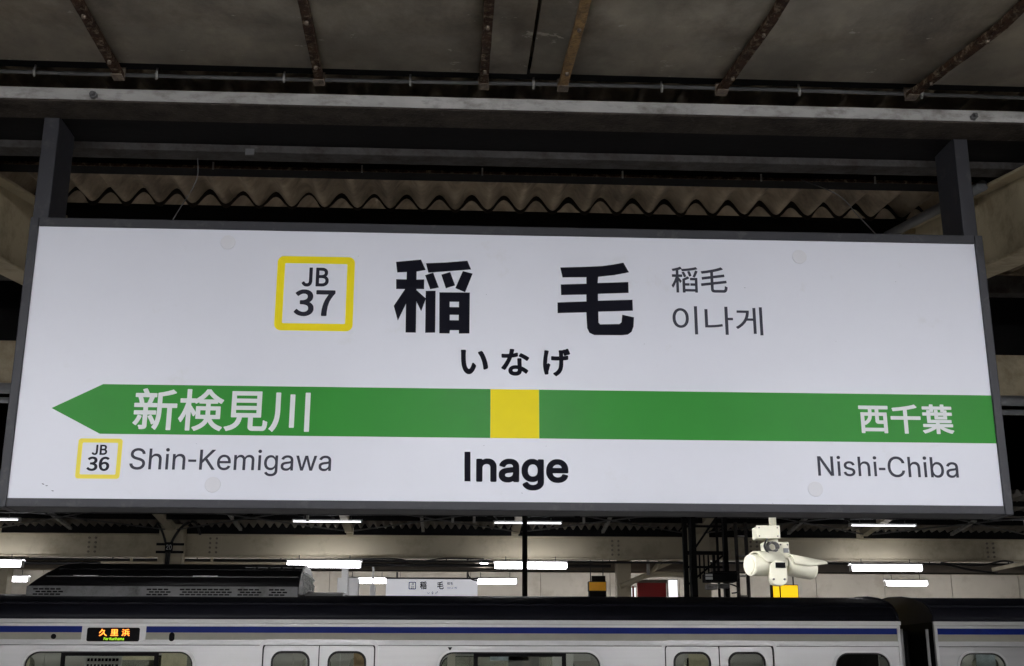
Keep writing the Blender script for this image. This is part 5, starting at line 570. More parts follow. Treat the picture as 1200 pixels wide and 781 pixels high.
# ------------------------------------------------------------------ train
TY = 14.5; TW = 2.95; TB = TY + TW
ROOF = [(14.5, 2.267), (14.53, 2.34), (14.62, 2.42), (14.80, 2.50), (15.1, 2.56), (15.5, 2.605), (15.975, 2.625)]
def make_car(x0, x1, doors, wins, endwins, label):
    t = thing('train_car', label, 'train', ((x0+x1)/2, 15.975, -1.0), 'train cars standing at the opposite platform')
    holes = [rrect(d-0.655, d+0.655, -0.02, 2.005, 0.07) for d in doors]
    wz0, wz1 = 0.82, 1.90
    wh = [rrect(a, b, wz0, wz1, 0.16, 7) for a, b in wins] + [rrect(a, b, wz0, wz1, 0.16, 7) for a, b in endwins]
    outer = [(x0, -0.12), (x1, -0.12), (x1, 2.267), (x0, 2.267)]
    for y in (TY, TB-0.04):
        plate('side_panel', [outer] + holes + wh, y, 0.04, 'stainless', t)
    prof = ROOF + [(31.95-y, z) for y, z in reversed(ROOF[:-1])]
    under = [(31.95-14.56, 2.262), (14.56, 2.262)]
    r = MB().prism(prof + under, 'x', x0+0.002, x1-0.002, False)
    ro = r.build('roof', 'roof_navy', t, 0.0)
    for p in ro.data.polygons: p.use_smooth = abs(p.normal.x) < 0.5
    for y, z in ((14.66, 2.455), (31.95-14.66, 2.455)):
        MB().tube([(x0+0.01, y, z), (x1-0.01, y, z)], 0.013, 6).build('roof_bead', 'roof_navy', ro)
    for xe in (x0, x1):                       # bright rim along the end of the roof
        q = MB(); n = len(prof)
        s = -1 if xe == x0 else 1
        MB().tube([(xe - s*0.012, y, z+0.004) for y, z in prof], 0.014, 6).build('roof_rim', 'roof_navy', ro)
    box('gutter', 'stainless_bright', t, x0-0.01, x1+0.01, TY-0.022, TY-0.001, 2.222, 2.266, 0.004)
    box('gutter', 'stainless_bright', t, x0-0.01, x1+0.01, TB+0.001, TB+0.022, 2.222, 2.266, 0.004)
    box('trim_strip', 'stainless_bright', t, x0, x1, TY-0.006, TY-0.001, 2.186, 2.210)
    box('bead', 'stainless_bright', t, x0+0.03, x1-0.03, TY-0.008, TY-0.001, 1.975, 2.03, 0.003)
    box('bead', 'black', t, x0+0.03, x1-0.03, TY-0.003, TY-0.001, 1.9690, 1.9745)
    for xe, s in ((x0, 1), (x1, -1)):
        box('corner_trim', 'stainless_bright', t, min(xe, xe+s*0.035), max(xe, xe+s*0.035), TY-0.010, TY-0.0012, -0.1, 2.215, 0.003)
        a, b = sorted((xe, xe+s*0.03))
        box('end_wall', 'black', t, a, b, TY+0.045, TB-0.045, -0.1, 2.26)
        MB().tube([(xe-s*0.05, TY+0.10, 0.3), (xe-s*0.05, TY+0.10, 2.18)], 0.018, 8).build('grab_rail', 'stainless_bright', t)
    # windows
    for k, (a, b) in enumerate(list(wins)+list(endwins)):
        big = k < len(wins)
        for y, back in ((TY, 0), (TB-0.04, 1)):
            yf = TY-0.014 if not back else TB+0.002
            f = plate('window_frame', [rrect(a-0.024, b+0.024, wz0-0.024, wz1+0.024, 0.18, 8), rrect(a, b, wz0, wz1, 0.16, 7)], yf, 0.013, 'stainless_bright', t)
            plate('pane', [rrect(a-0.01, b+0.01, wz0-0.01, wz1+0.01, 0.16, 6)], y+0.022, 0.006, 'glass', f)
            plate('seal', [rrect(a-0.001, b+0.001, wz0-0.001, wz1+0.001, 0.16, 7), rrect(a+0.016, b-0.016, wz0+0.016, wz1-0.016, 0.15, 7)], y+0.004 if not back else y+0.03, 0.008, 'rubber', f)
            if big and not back:
                q0, q1 = a+0.40, b-0.40
                fr = plate('sash', [[(q0, wz0+0.03), (q1, wz0+0.03), (q1, wz1-0.012), (q0, wz1-0.012)], [(q0+0.05, wz0+0.08), (q1-0.05, wz0+0.08), (q1-0.05, wz1-0.05), (q0+0.05, wz1-0.05)]], y+0.008, 0.013, 'black', f)
    # doors
    for d in doors:
        for y, back in ((TY, 0), (TB-0.04, 1)):
            plate('door_surround', [rrect(d-0.69, d+0.69, -0.05, 2.04, 0.09), rrect(d-0.655, d+0.655, -0.021, 2.005, 0.07)], (TY-0.009) if not back else TB+0.001, 0.008, 'stainless', t)
            for s in (-1, 1):
                a, b = (d-0.648, d-0.006) if s < 0 else (d+0.006, d+0.648)
                c = (a+b)/2
                lf = plate('door_leaf', [rrect(a, b, -0.01, 1.99, 0.05 if True else 0), rrect(c-0.20, c+0.20, 0.72, 1.885, 0.10, 6)], y+0.018 if not back else y-0.002, 0.02, 'stainless', t)
                yy = y+0.013 if not back else y+0.02
                plate('window_gasket', [rrect(c-0.225, c+0.225, 0.695, 1.91, 0.12, 6), rrect(c-0.20, c+0.20, 0.72, 1.885, 0.10, 6)], yy, 0.004, 'rubber', lf)
                plate('pane', [rrect(c-0.21, c+0.21, 0.71, 1.895, 0.1, 5)], y+0.026 if not back else y+0.004, 0.005, 'glass', lf)
            if not back: plate('door_gasket', [rrect(d-0.656, d+0.656, -0.019, 2.006, 0.07), rrect(d-0.638, d+0.638, -0.005, 1.988, 0.06)], y+0.006, 0.008, 'rubber', t)
            if not back: box('door_seal', 'rubber', t, d-0.0058, d+0.0058, y+0.014, y+0.034, 0.0, 1.985)
    # inside
    box('floor', 'interior', t, x0+0.04, x1-0.04, TY+0.05, TB-0.05, -0.06, 0.0)
    box('inner_ceiling', 'interior', t, x0+0.04, x1-0.04, TY+0.05, TB-0.05, 2.20, 2.215)
    for yy in (TY+0.85, TB-0.85):
        box('cabin_lamp', 'cabin_light', t, x0+0.6, x1-0.6, yy-0.06, yy+0.06, 2.165, 2.19)
    for yy in (TY+0.42, TB-0.42):
        MB().tube([(x0+0.3, yy, 1.97), (x1-0.3, yy, 1.97)], 0.014, 6).build('hand_rail', 'stainless_bright', t)
    edges = sorted([x0+0.1] + [d-0.75 for d in doors] + [d+0.75 for d in doors] + [x1-0.1])
    for a, b in zip(edges[0::2], edges[1::2]):
        if b - a < 0.5: continue
        for yy in (TY+0.06, TB-0.50):
            box('bench_seat', 'seat_red', t, a, b, yy, yy+0.44, 0.30, 0.44, 0.02)
        for yy, s in ((TY+0.06, 1), (TB-0.06, -1)):
            y0_, y1_ = sorted((yy+0.0*s, yy+0.32*s))
            box('luggage_rack', 'stainless', t, a, b, y0_, y1_, 1.70, 1.715)
        for xx in (a, b):
            box('partition', 'ac_grey', t, xx-0.015, xx+0.015, TY+0.06, TY+0.49, 0.44, 1.86, 0.01)
            MB().tube([(xx, TY+0.50, 0.4), (xx, TY+0.50, 2.19)], 0.015, 8).build('grab_pole', 'stainless_bright', t)
    k = 0
    for a, b in list(wins):
        for j in range(4):
            xx = a + 0.12 + j*(b-a-0.2)/4; wd = (b-a)/4 - 0.09
            box('poster', ('paper', 'paper_cream', 'paper', 'paper_orange', 'paper_blue')[k % 5], t, xx, xx+wd, TB-0.075, TB-0.07, 1.93, 2.17); k += 1
            if j % 2: 
                box('poster', ('paper_cream', 'paper', 'paper_blue')[k % 3], t, xx+0.1, xx+0.1+0.5, TY+1.2+0.2*j, TY+1.204+0.2*j, 1.82, 2.14)
    for d in doors:
        for s in (-1, 1):
            box('poster', ('paper_blue', 'paper_cream', 'paper', 'paper_orange')[k % 4], t, d+s*0.33-0.14, d+s*0.33+0.14, TB-0.09, TB-0.084, 1.66, 1.99); k += 1
    # running gear
    box('underframe', 'rubber', t, x0+0.2, x1-0.2, TY+0.35, TB-0.35, -0.42, -0.125)
    for cx in (x0+2.9, x1-2.9):
        box('bogie_frame', 'rubber', t, cx-1.5, cx+1.5, TY+0.55, TB-0.55, -0.66, -0.44, 0.03)
        for dx in (-1.05, 1.05):
            for yy in (15.975-0.60, 15.975+0.47):
                MB().tube([(cx+dx, yy, -0.565), (cx+dx, yy+0.13, -0.565)], 0.43, 24).build('wheel', 'rail', t)
    return t
def stripes(t, segs):
    for a, b in segs:
        box('blue_stripe', 'train_blue', t, a, b, TY-0.004, TY-0.001, 2.114, 2.184)
        box('cream_stripe', 'train_cream', t, a, b, TY-0.004, TY-0.001, 2.034, 2.1135)
CX0, CX1 = -14.25, 5.417
car = make_car(CX0, CX1, (3.216, -1.497, -6.21, -10.92), ((-0.125+0.03, 1.823-0.03), (-4.878+0.03, -2.908-0.03), (-9.57, -7.57)), ((4.60, 5.26), (-13.95, -12.4)),
               'long silver train car with roof air conditioner and orange destination display')
stripes(car, ((CX0+0.04, -4.235), (-3.50, CX1-0.04)))
car2 = make_car(5.833, 25.5, (8.03, 12.75, 17.46, 22.17), ((9.4, 11.36), (14.1, 16.08), (18.8, 20.8)), ((6.105, 6.67), (23.6, 25.0)),
                'silver train car with blue stripe at the right end, beyond the coupling gap')
stripes(car2, ((5.873, 25.4),))
# destination display
plate('display_surround', [rrect(-4.225, -3.51, 2.006, 2.184, 0.01, 2)], TY-0.0075, 0.006, 'stainless', car)
dsp = plate('destination_display', [rrect(-4.173, -3.571, 2.012, 2.168, 0.022, 4)], TY-0.012, 0.004, 'black', car)
lettering('lettering', 'kuri', -4.035, -3.685, 2.072, 2.152, TY-0.0135, 'led_orange', dsp)
lettering('lettering', 'forkuri', -3.975, -3.745, 2.026, 2.060, TY-0.0135, 'led_green', dsp)
ps = box('notice_poster', 'paper', car, -4.43, -3.98, TY+0.9, TY+0.905, 1.55, 1.875)
for r_ in range(3):
    for c_ in range(9):
        box('text_block', 'ink', ps, -4.40+0.043*c_, -4.40+0.043*c_+random.uniform(0.02, 0.036), TY+0.8965, TY+0.899, 1.80-0.07*r_, 1.835-0.07*r_)
for xa, xb, m_ in ((-3.62, -3.30, 'paper_cream'), (0.0, 0.10, 'interior'), (0.78, 1.18, 'ac_grey'), (1.35, 1.62, 'paper')):
    box('hanging_poster', m_, car, xa, xb, TY+1.4, TY+1.405, 1.60, 1.99)
MB().tube([(-4.55, TY-0.001, 2.067), (-4.55, TY-0.012, 2.067)], 0.030, 18).build('round_port', 'black', car)
plate('side_lamp', [rrect(-3.232, -3.170, 2.015, 2.115, 0.030, 5)], TY-0.012, 0.011, 'black', car)
plate('triangle_mark', [[(0.0, 1.955), (0.055, 1.955), (0.0275, 1.915)]], TY-0.0035, 0.003, 'black', car)
# vestibule between the cars
gw = thing('gangway_bellows', 'black gangway bellows between the two train cars', 'bellows', (5.625, 15.975, 0))
for i in range(6):
    x = CX1 + 0.02 + i*0.066
    plate_ = MB().box(x, x+0.046, 15.3, 16.65, 0.02, 2.18).build('bellows_fold', 'rubber', gw, 0.01, 1)
box('coupler', 'rubber', gw, 5.42, 5.83, 15.85, 16.1, -0.4, -0.2)
# air conditioner
ac = thing('air_conditioner', 'long black and grey air conditioner on the train roof at left', 'air conditioner', (-3.45, 15.975, 2.6))
AP = [(15.1, 2.53), (15.1, 2.672), (15.115, 2.685), (15.16, 2.76), (15.28, 2.86), (15.45, 2.945), (15.68, 3.0), (15.975, 3.015)]
AP = AP + [(31.95-y, z) for y, z in reversed(AP[:-1])]
xl = lambda z: -5.125 + max(0.0, z-2.672)*0.98
AX1 = -1.845
vs = [(xl(z), y, z) for y, z in AP] + [(AX1, y, z) for y, z in AP]; n = len(AP)
def strip(i0, i1):
    return [(i, i+1, n+i+1, n+i) for i in range(i0, i1)]
q = MB().add(vs, strip(2, n-3), True); q.add(vs, [tuple(range(2, n-2)), tuple(n+i for i in reversed(range(2, n-2))), (2, n+2, n+n-3, n-3)])
q.build('cowl', 'ac_black', ac)
box('casing', 'ac_grey', ac, -5.125, AX1, 15.098, 16.852, 2.53, 2.684, 0.006)
for z0, y0 in ((2.80, 15.185), (2.90, 15.335)):
    box('ledge', 'ac_grey' if z0 < 2.85 else 'ac_black', ac, -4.93 + (z0-2.8), AX1-0.02, y0-0.012, y0+0.05, z0, z0+0.008)
for x in [-2.55 + 0.155*i for i in range(5)]: 
    MB().bar((x, 15.415, 2.937), (x+0.12, 15.415, 2.937), 0.03, 0.012).build('louvre', 'ac_grey', ac)
for (xa, xb, rows) in ((-5.04, -4.68, 3), (-3.68, -3.38, 3), (-3.28, -2.62, 3), (-2.58, -2.28, 3), (-2.2, -1.95, 3)):
    s = MB()
    for r_ in range(rows):
        x = xa + (0.03 if r_ == 1 else 0)
        while x < xb - 0.05:
            s.box(x, x+0.055, 15.094, 15.0975, 2.573 + 0.031*r_, 2.591 + 0.031*r_); x += 0.068
    tag(s.build('vent_slots', 'black', ac), kind='stuff')
for x in (-4.43, -3.92):
    MB().tube([(x, 15.097, 2.62), (x, 15.085, 2.62)], 0.022, 12).build('latch', 'ac_grey', ac)
for x in (-4.6, -3.15):
    MB().box(x, x+0.3, 15.17, 15.21, 2.805, 2.817).build('hinge', 'stainless', ac)
# end grille in bright metal
EP = [(y, z) for y, z in AP if z > 2.54]; EP = [(15.13, 2.60)] + [(15.975+(y-15.975)*0.97, 2.6+(z-2.6)*0.97) for y, z in EP[1:-1]] + [(16.82, 2.60)]
g = MB().prism(EP, 'x', AX1+0.001, AX1+0.012).build('end_plate', 'stainless_bright', ac)
for y in (15.45, 15.72, 15.975, 16.23, 16.5): MB().box(AX1+0.013, AX1+0.03, y-0.012, y+0.012, 2.62, 2.9).build('grille_bar', 'white_paint', g)
for z in (2.70, 2.79, 2.87): MB().box(AX1+0.0135, AX1+0.034, 15.3, 16.65, z-0.008, z+0.008).build('grille_bar', 'white_paint', g)
rh = thing('roof_vent', 'low silver hump on the train roof beside the air conditioner', 'vent', (-1.6, 15.6, 2.58))
MB().prism([(15.35, 2.56), (15.42, 2.625), (15.6, 2.65), (15.9, 2.655), (16.2, 2.65), (16.5, 2.56)], 'x', AX1+0.05, -1.32).build('hood', 'stainless', rh, 0.012)

# ------------------------------------------------------------------ opposite platform canopy
fc = thing('platform_canopy', 'cream steel canopy of the opposite platform with corrugated roof, seen above the train', 'roof', (0, 21.2, 0))
box('girder', 'cream_far', fc, -40, 40, 21.0, 21.03, 3.596, 3.948)
box('girder_flange', 'cream_far', fc, -40, 40, 20.93, 21.10, 3.950, 3.966)
box('girder_flange', 'cream_far', fc, -40, 40, 20.93, 21.10, 3.578, 3.594)
for xs_ in (-6.1, -4.05, 2.9, 5.35, 9.6, -9.0):
    s = MB().box(xs_-0.13, xs_+0.13, 20.992, 20.999, 3.62, 3.93); s2 = MB()
    for i in range(2):
        for j in range(4): s2.tube([(xs_-0.055+0.11*i, 20.991, 3.66+0.078*j), (xs_-0.055+0.11*i, 20.972, 3.66+0.078*j)], 0.020, 8)
    sp_ = s.build('splice_plate', 'cream_far', fc); tag(s2.build('bolt_cluster', 'brown_far', sp_), kind='stuff')
COLX = (-13.7, -4.70, 4.29, 13.3)
for x in COLX:
    c_ = box('column', 'cream_far', fc, x-0.195, x+0.195, 20.66, 20.90, 0.0, 4.06, 0.006)
    for s in (-1, 1):
        box('column_flange', 'cream_far', c_, x-0.20, x+0.20, 20.646 if s < 0 else 20.9015, 20.6585 if s < 0 else 20.914, 0.0, 4.05)
    box('cap_plate', 'cream_far', c_, x-0.24, x+0.24, 20.60, 20.925, 4.062, 4.085)
RZ = lambda y: 4.12 + 0.085*(21.0-y) if y < 21 else 4.12 + 0.05*(y-21)
for x in [-13.7, -10.7, -7.7, -4.70, -1.72, 1.14, 4.29, 7.25, 10.3, 13.3]:
    MB().bar((x, 20.75, 4.03), (x, 18.2, 4.30), 0.13, 0.10).build('roof_arm', 'cream_far', fc)
    MB().bar((x, 21.2, 4.03), (x, 31.4, 4.55), 0.13, 0.10).build('roof_arm', 'cream_far', fc)
    if x not in COLX: box('stub_post', 'cream_far', fc, x-0.06, x+0.06, 20.94, 21.06, 3.968, 4.12)
box('ridge_gap_shade', 'black_steel', fc, -18, 20, 20.97, 20.985, 3.968, 4.24)  # black plate painting the shaded gaps between sheet waves and girder
mf = sheet_mesh('corrugated_sheet', 18.0, 20.94, lambda y: RZ(y)-0.01, 0.042, 0.008, seg=8)
mg = sheet_mesh('corrugated_sheet', 21.04, 31.6, lambda y: RZ(y)+0.035, 0.034, 0.008, seg=8)
for i in range(30):
    for me in (mf, mg):
        o = link('corrugated_sheet', me, 'slate_far', fc); o.location = (-13 + i*SW, 0, 0.0012*(i % 2)+random.uniform(0, 0.004))
for y, z in ((19.9, 4.165), (19.2, 4.23), (18.5, 4.29)):
    box('purlin', 'black_steel', fc, -16, 18, y, y+0.06, z-0.075, z+0.005)
for x in [-13.7, -10.7, -7.7, -4.70, -1.72, 1.14, 4.29, 7.25, 10.3]:
    for a, b in (((x+0.1, 20.6, 4.0), (x+2.9, 18.6, 4.16)), ((x+0.1, 18.6, 4.16), (x+2.9, 20.6, 4.0))):
        MB().tube([a, b], 0.012, 6).build('brace_rod', 'conduit', fc)
for x in (-6.4, -3.55, -0.45, 2.65, 5.9, 8.8):
    MB().bar((x, 20.7, 4.02), (x-0.02, 18.7, 4.24), 0.05, 0.05).build('rafter_angle', 'beam_grey', fc)
for x in (-7.4, -2.3, 0.05, 0.4, 2.2, 9.6):
    MB().tube([(x, 19.6, 4.19), (x, 19.6, 4.03)], 0.022, 6).build('drop_rod', 'beam_grey', fc)
# deeper longitudinal members
box('rear_beam', 'brown_far', fc, -20, 24, 25.2, 25.3, 3.70, 3.93)
box('rear_flange', 'cream_far', fc, -20, 24, 25.12, 25.199, 3.685, 3.71)
box('rear_rail', 'brown_far', fc, -20, 24, 24.2, 24.24, 3.64, 3.69)
for x in (-8.6, 3.45, 12.0):
    box('rear_column', 'cream_far', fc, x-0.14, x+0.14, 23.8, 24.1, 0.0, 4.15, 0.006)
for (a, b) in (((5.7, 22.3, 3.50), (7.4, 22.3, 3.78)), ((10.2, 22.3, 3.55), (12.2, 22.3, 3.95)), ((4.0, 23.6, 3.62), (4.9, 23.6, 4.0))):
    MB().bar(a, b, 0.07, 0.07).build('knee_brace', 'cream_far', fc)
box('cable_tray', 'cream_far', fc, -6.1, -2.2, 21.6, 21.66, 3.49, 3.55)
for x_ in (-5.6, -4.2, -2.8): box('tray_hanger', 'cream_far', fc, x_, x_+0.04, 21.61, 21.65, 3.551, 4.1)
# number plate and cables on the left column
npl = thing('column_number_plate', 'black column number plate reading 20 strapped to the cream column', 'plate', (-4.70, 20.62, 3.5))
box('strap', 'black', npl, -4.93, -4.47, 20.622, 20.640, 3.735, 3.775)
box('strap', 'black', npl, -4.93, -4.47, 20.622, 20.640, 3.605, 3.645)
box('plate', 'black', npl, -4.765, -4.635, 20.545, 20.556, 3.615, 3.78)
lettering('lettering', 'n20', -4.745, -4.655, 3.655, 3.742, 20.5438, 'letter_white', npl)
def cable(label, pts, r=0.016):
    t = thing('cable', label, 'cable', pts[0]); MB().tube(smooth_path(pts), r, 7).build('sheath', 'cable', t); return t
cable('black cable arching right of the numbered cream column', [(-4.70, 20.59, 2.4), (-4.70, 20.59, 3.5), (-4.66, 20.58, 3.8), (-4.50, 20.55, 4.05), (-4.30, 20.5, 4.12), (-4.20, 20.5, 3.95), (-4.19, 20.5, 3.9)], 0.022)
cable('black cable climbing left side of the numbered cream column', [(-4.74, 20.59, 2.4), (-4.74, 20.59, 3.55), (-4.78, 20.59, 3.8), (-4.86, 20.57, 4.0), (-4.92, 20.5, 4.10)], 0.020)
cable('slack black cable looping under the cream girder above the distant sign', [(-1.9, 20.8, 3.53), (-1.0, 20.8, 3.55), (-0.55, 20.8, 3.50), (-0.1, 20.8, 3.56), (0.6, 20.8, 3.555)], 0.014)
cable('black cable curving down in front of the distant sign top', [(0.40, 24.6, 3.72), (0.39, 24.6, 3.60), (0.48, 24.6, 3.49), (0.72, 24.6, 3.46), (0.95, 24.6, 3.43)], 0.014)
cable('tangled black cable under the girder right of the bright lamps', [(8.6, 20.8, 3.54), (9.0, 20.8, 3.50), (9.35, 20.8, 3.50), (9.7, 20.8, 3.57), (9.9, 20.8, 3.55)], 0.016)
cable('drooping black cable right of the bright lamps, lower strand', [(8.2, 20.8, 3.52), (8.7, 20.8, 3.50), (9.1, 20.8, 3.42), (9.6, 20.8, 3.36)], 0.018)
cable('black cable sagging behind the security camera', [(5.5, 20.8, 3.36), (5.9, 20.8, 3.40), (6.15, 20.8, 3.52), (6.2, 20.8, 3.56)], 0.016)
# lamps of the opposite platform
FL = [(-2.07, 3.455, 'bright lamp below the cream girder right above the air conditioner end'), (1.37, 3.455, 'bright lamp below the cream girder right of the distant sign, crossed by the dark pole'),
      (7.43, 3.445, 'bright lamp below the cream girder right of the security camera'), (-7.60, 3.44, 'bright lamp below the cream girder at the left edge'), (11.2, 3.445, 'bright lamp below the cream girder beyond the right edge'), (-11.2, 3.455, 'bright lamp below the cream girder beyond the left edge')]
for x, z, lb in FL:
    lamp(lb, x, 20.3, z, m='tube_far', group='lamps below the opposite girder', hang=0.07, h=0.03, tr=0.042, two=True, wd=0.11)
for x, lb in ((-1.78, 'faint lamp at the left of the distant sign'), (1.02, 'faint lamp at the right of the distant sign'),
              (10.2, 'lower lamp on the rear row beneath the right bright lamp'), (-9.5, 'lower lamp on the rear row at the left edge')):
    lamp(lb, x, 26.7, 3.665, length=0.92, m='tube_far', group='lamps on the rear row', hang=0.5, h=0.03, tr=0.045, wd=0.11)
for i, x in enumerate((-10, -7, -4, -1, 2, 5, 8, 11, 14)):
    lamp(('first', 'second', 'third', 'fourth', 'fifth', 'sixth', 'seventh', 'eighth', 'ninth')[i] + ' lamp from the left in the hidden row added beside the back wall', x, 29.6, 4.50, m='tube_wall_fill', group='hidden added lamps beside the back wall', hang=0.0, h=0.03, tr=0.05, wd=0.11)  # hidden row added only to brighten the back wall
lamp('tiny bright lamp above the distant sign', 0.72, 25.0, 3.90, length=0.16, m='tube_far', hang=0.2, h=0.02, tr=0.04, two=False)
for x, z, lb in ((-2.0, 4.075, 'thin lamp strip under the opposite roof at left, above the cream girder'), (1.29, 4.075, 'thin lamp strip under the opposite roof beside the dark pole'),
                 (7.25, 4.075, 'thin lamp strip under the opposite roof at right'), (-7.5, 4.07, 'thin lamp strip under the opposite roof at the left edge')):
    lamp(lb, x, 19.8, z, length=1.1, m='tube_thin', group='thin lamp strips under the opposite roof', hang=0.05, h=0.012, tr=0.009, two=False, wd=0.028)
op = thing('overhead_pipe', 'dark pipes slung under the rear of the opposite canopy', 'pipe', (0, 22.6, 3.6))
for y_, z_, r_, a_, b_ in ((22.4, 3.585, 0.03, -16, 3.0), (22.9, 3.70, 0.022, -16, 16), (24.5, 3.66, 0.02, -3.5, 16), (19.35, 4.12, 0.022, -16, 16)):
    MB().tube([(a_, y_, z_), (b_, y_, z_)], r_, 8).build('tube', 'cable', op)
for x_ in [-14 + 1.55*i for i in range(19)]:
    MB().tube([(x_, 22.9, 3.70), (x_, 22.9, 4.1)], 0.010, 6).build('hanger', 'black_steel', op)
for i, (x_, s_) in enumerate(((-8.2, 0.5), (-6.9, 0.7), (-2.6, 0.6), (0.2, 0.5), (2.3, 0.6), (5.9, 0.7), (8.3, 0.5), (9.3, 0.6))):
    cable(('first', 'second', 'third', 'fourth', 'fifth', 'sixth', 'seventh', 'eighth')[i] + ' slack wire from the left under the opposite corrugated roof', [(x_, 18.9, 4.22), (x_+s_*0.5, 19.2, 4.12), (x_+s_, 19.6, 4.15), (x_+s_*1.3, 20.2, 4.08)], 0.011)
for x_ in (-9.2, -7.9, -3.2, -2.4, 0.6, 2.0, 6.4, 8.6):
    box('hanger_bracket', 'black_steel', fc, x_, x_+0.09, 19.15, 19.19, 4.05, 4.25)
# distant station sign
ds = thing('station_name_sign', 'small distant white station name sign half hidden behind the train roof', 'sign', (-0.36, 26, 2.9))
box('panel', 'sign_lit', ds, -1.33, 0.615, 26.0, 26.08, 2.99, 3.60, 0.004)
box('frame_bar', 'sign_frame', ds, -1.345, 0.63, 25.99, 26.09, 3.602, 3.635)
for x in (-1.1, 0.4): box('post', 'sign_frame', ds, x-0.02, x+0.02, 26.02, 26.06, 3.635, 4.2)
DY = 25.9985
lettering('lettering', 'ina', -0.612, -0.104, 3.386, 3.555, DY, 'ink', ds, bold=0, thick=0.0014)
lettering('lettering', 'n37', -0.801, -0.728, 3.402, 3.456, DY, 'ink_grey', ds, bold=0, thick=0.0014)
lettering('lettering', 'jb', -0.797, -0.739, 3.473, 3.518, DY, 'ink_grey', ds, bold=0, thick=0.0014)
lettering('lettering', 'cn', -0.032, 0.096, 3.477, 3.548, DY, 'ink_grey', ds, bold=0, thick=0.0014)
lettering('lettering', 'kr', -0.030, 0.170, 3.388, 3.450, DY, 'ink_grey', ds, bold=0, thick=0.0014)
lettering('lettering', 'hira', -0.445, -0.228, 3.280, 3.351, DY, 'ink', ds, bold=0, thick=0.0014)
plate('number_box', [rrect(-0.849,-0.691,3.385,3.544,0.02,3), rrect(-0.831,-0.709,3.403,3.526,0.01,2)], DY, 0.0014, 'train_blue', ds)
# wall at the back of the station
bw = thing('back_wall', 'pale panelled wall behind the opposite platform', 'wall', (0, 33, 0))
for i in range(34):
    x = -26 + i*1.9
    box('wall_panel', 'wall', bw, x, x+1.885, 33.0, 33.05, -1.0, 3.55, 0.004)
    box('wall_panel', 'wall', bw, x, x+1.885, 33.0, 33.05, 3.565, 6.6, 0.004)
box('wall_core', 'brown_far', bw, -26.5, 39, 33.06, 33.2, -1.1, 6.7)
# things standing on the opposite platform
pl = thing('dark_pole', 'thin dark vertical pole rising behind the train near the middle', 'pole', (1.19, 19.0, 0))
MB().tube([(1.19, 19.0, 0), (1.19, 19.0, 4.6)], [0.046, 0.040], 12).build('shaft', 'black_steel', pl)
MB().tube([(1.19, 19.0, 2.6), (1.19, 19.0, 2.64)], 0.06, 12).build('collar', 'black_steel', pl)
ef = thing('equipment_frame', 'dark steel equipment frame with black monitor housing, left of the security camera', 'frame', (4.0, 19.0, 0))
for x, wd in ((3.74, 0.07), (3.86, 0.11), (4.385, 0.075)):
    box('upright', 'black_steel', ef, x-wd/2, x+wd/2, 18.97, 19.05, 0.0, 4.7, 0.004)
for z in (3.50, 2.72): box('crossbar', 'black_steel', ef, 3.70, 4.42, 18.955, 18.969, z-0.03, z+0.03)
for x in (3.96, 4.03, 4.10): box('mullion', 'black_steel', ef, x-0.012, x+0.012, 18.98, 19.0, 3.10, 3.47)
for z in (3.92, 3.28): box('crossbar', 'black_steel', ef, 3.70, 4.42, 18.956, 18.968, z-0.018, z+0.018)
box('upright', 'black_steel', ef, 4.24, 4.275, 18.98, 19.02, 2.6, 4.4)
MB().bar((3.78, 19.03, 3.02), (4.36, 19.03, 3.48), 0.03, 0.03).build('diagonal', 'black_steel', ef)
MB().bar((3.88, 19.03, 3.55), (4.36, 19.03, 4.2), 0.03, 0.03).build('diagonal', 'black_steel', ef)
for x_ in (3.80, 3.815, 4.33): MB().tube(smooth_path([(x_, 18.94, 4.5), (x_+0.01, 18.93, 3.7), (x_-0.012, 18.93, 3.2), (x_, 18.94, 2.5)]), 0.011, 6).build('cable', 'cable', ef)
box('mullion', 'black_steel', ef, 4.17, 4.21, 18.98, 19.02, 3.10, 3.50)
mh = MB().box(3.97, 4.46, 18.60, 18.90, 3.03, 3.16).build('monitor_housing', 'black', ef, 0.012)
box('hood', 'black_steel', mh, 4.08, 4.44, 18.56, 18.92, 3.165, 3.19)
box('label_plate', 'white_paint', mh, 3.96, 4.07, 18.588, 18.599, 3.06, 3.10); box('label_plate', 'white_paint', mh, 3.96, 4.07, 18.588, 18.599, 3.11, 3.145)
box('connector_box', 'beam_grey', ef, 4.0, 4.17, 18.7, 18.85, 2.92, 3.0, 0.01)
box('connector_box', 'conduit', ef, 4.2, 4.36, 18.7, 18.85, 2.94, 3.01, 0.01)
MB().tube(smooth_path([(4.36, 18.7, 3.0), (4.46, 18.68, 2.96), (4.47, 18.68, 2.88), (4.38, 18.7, 2.86)]), 0.012, 6).build('cable', 'cable', ef)
ld = thing('ladder', 'dark grey vertical ladder beside the equipment frame', 'ladder', (4.62, 18.9, 0))
for x in (4.54, 4.70): box('side_rail', 'beam_dark', ld, x-0.025, x+0.025, 18.88, 18.93, 0.0, 3.98, 0.004)
for i in range(12): MB().tube([(4.56, 18.905, 0.35+0.31*i), (4.68, 18.905, 0.35+0.31*i)], 0.016, 8).build('rung', 'beam_grey', ld)
def hung_sign(name, label, cat, x0, x1, y, z0, z1, m, cap=None):
    t = thing(name, label, cat, ((x0+x1)/2, y, z0))
    box('face', m, t, x0, x1, y, y+0.02, z0, z1); box('case', 'black', t, x0-0.015, x1+0.015, y+0.021, y+0.16, z0-0.015, z1+0.015, 0.004)
    for x in (x0+0.04, x1-0.04): MB().tube([(x, y+0.09, z1+0.016), (x, y+0.09, z1+0.5)], 0.012, 6).build('hanger', 'conduit', t)
    return t
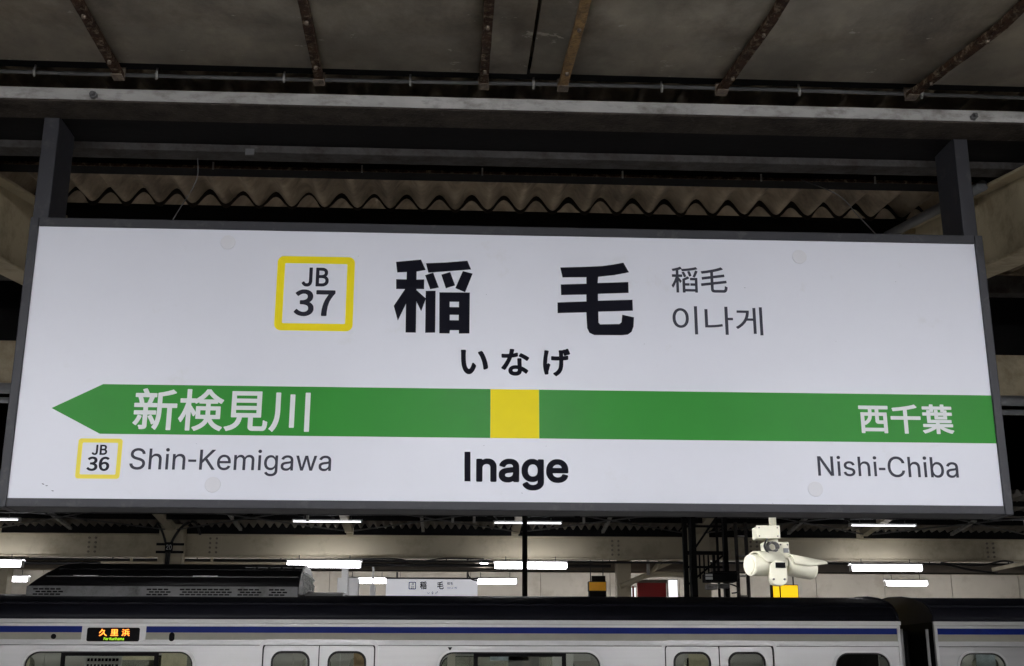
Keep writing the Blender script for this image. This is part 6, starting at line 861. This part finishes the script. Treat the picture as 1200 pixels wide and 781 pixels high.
h = hung_sign('exit_sign', 'glowing yellow hanging sign box just under the security camera', 'sign', 5.12, 5.51, 19.0, 2.66, 3.005, 'sign_yellow_lit')
box('divider', 'black', h, 5.215, 5.235, 18.992, 18.999, 2.66, 3.005)
h = hung_sign('exit_sign', 'amber hanging sign box with dark top beside the pale rear column', 'sign', 2.78, 3.11, 24.0, 3.245, 3.41, 'sign_amber')
box('header', 'black_steel', h, 2.83, 3.10, 23.96, 23.999, 3.415, 3.53)
box('lower_case', 'black', h, 2.775, 3.115, 23.985, 24.15, 2.9, 3.225)
rp = thing('red_board', 'dark red board hanging right of the pale rear column', 'board', (4.0, 24.0, 2.6))
box('panel', 'red_panel', rp, 3.74, 4.31, 24.0, 24.06, 2.6, 3.40, 0.006)
box('header', 'brown_far', rp, 3.70, 4.34, 23.98, 24.08, 3.402, 3.46)
box('side_lamp', 'poster_lit', rp, 3.60, 3.70, 23.99, 24.03, 2.9, 3.30)
box('strip', 'red_panel', rp, 3.63, 3.67, 23.98, 23.9895, 2.9, 3.33)
pt = thing('lit_poster', 'glowing white poster box right of the dark red board', 'poster', (4.42, 23.8, 2.6))
box('face', 'poster_lit', pt, 4.33, 4.50, 23.8, 23.82, 2.6, 3.44); box('case', 'beam_grey', pt, 4.31, 4.52, 23.8215, 23.92, 2.58, 3.46)
kb = thing('white_cabinet', 'white cabinet box on a pale post under the left bright lamp', 'cabinet', (-1.86, 22, 2.6))
box('body', 'white_paint', kb, -2.0, -1.62, 22.0, 22.3, 2.6, 3.32, 0.01)
box('post', 'white_paint', kb, -1.92, -1.80, 21.90, 21.98, 0.0, 3.62, 0.006)
box('door', 'white_paint', kb, -1.78, -1.63, 21.985, 21.998, 2.62, 3.30, 0.003)
kb = thing('white_cabinet', 'small white box left of the distant sign', 'cabinet', (-1.43, 22.4, 2.6))
box('body', 'white_paint', kb, -1.44, -1.34, 22.4, 22.5, 2.6, 3.22, 0.006); box('post', 'white_paint', kb, -1.41, -1.37, 22.45, 22.49, 3.22, 3.55)
dg = thing('curved_duct', 'grey curved duct under the girder between red board and pale column', 'duct', (3.8, 23.4, 3.5))
MB().tube(smooth_path([(3.30, 23.4, 3.28), (3.55, 23.4, 3.38), (3.85, 23.4, 3.50), (4.25, 23.4, 3.52), (4.75, 23.4, 3.50)]), 0.055, 12).build('tube', 'cream_far', dg)
MB().tube(smooth_path([(3.9, 23.4, 3.52), (4.02, 23.4, 3.66), (4.12, 23.4, 3.80), (4.18, 23.4, 3.95)]), 0.04, 10).build('branch', 'cream_far', dg)
MB().tube([(3.85, 23.3, 3.50), (3.85, 23.3, 4.0)], 0.035, 10).build('branch', 'beam_grey', dg)
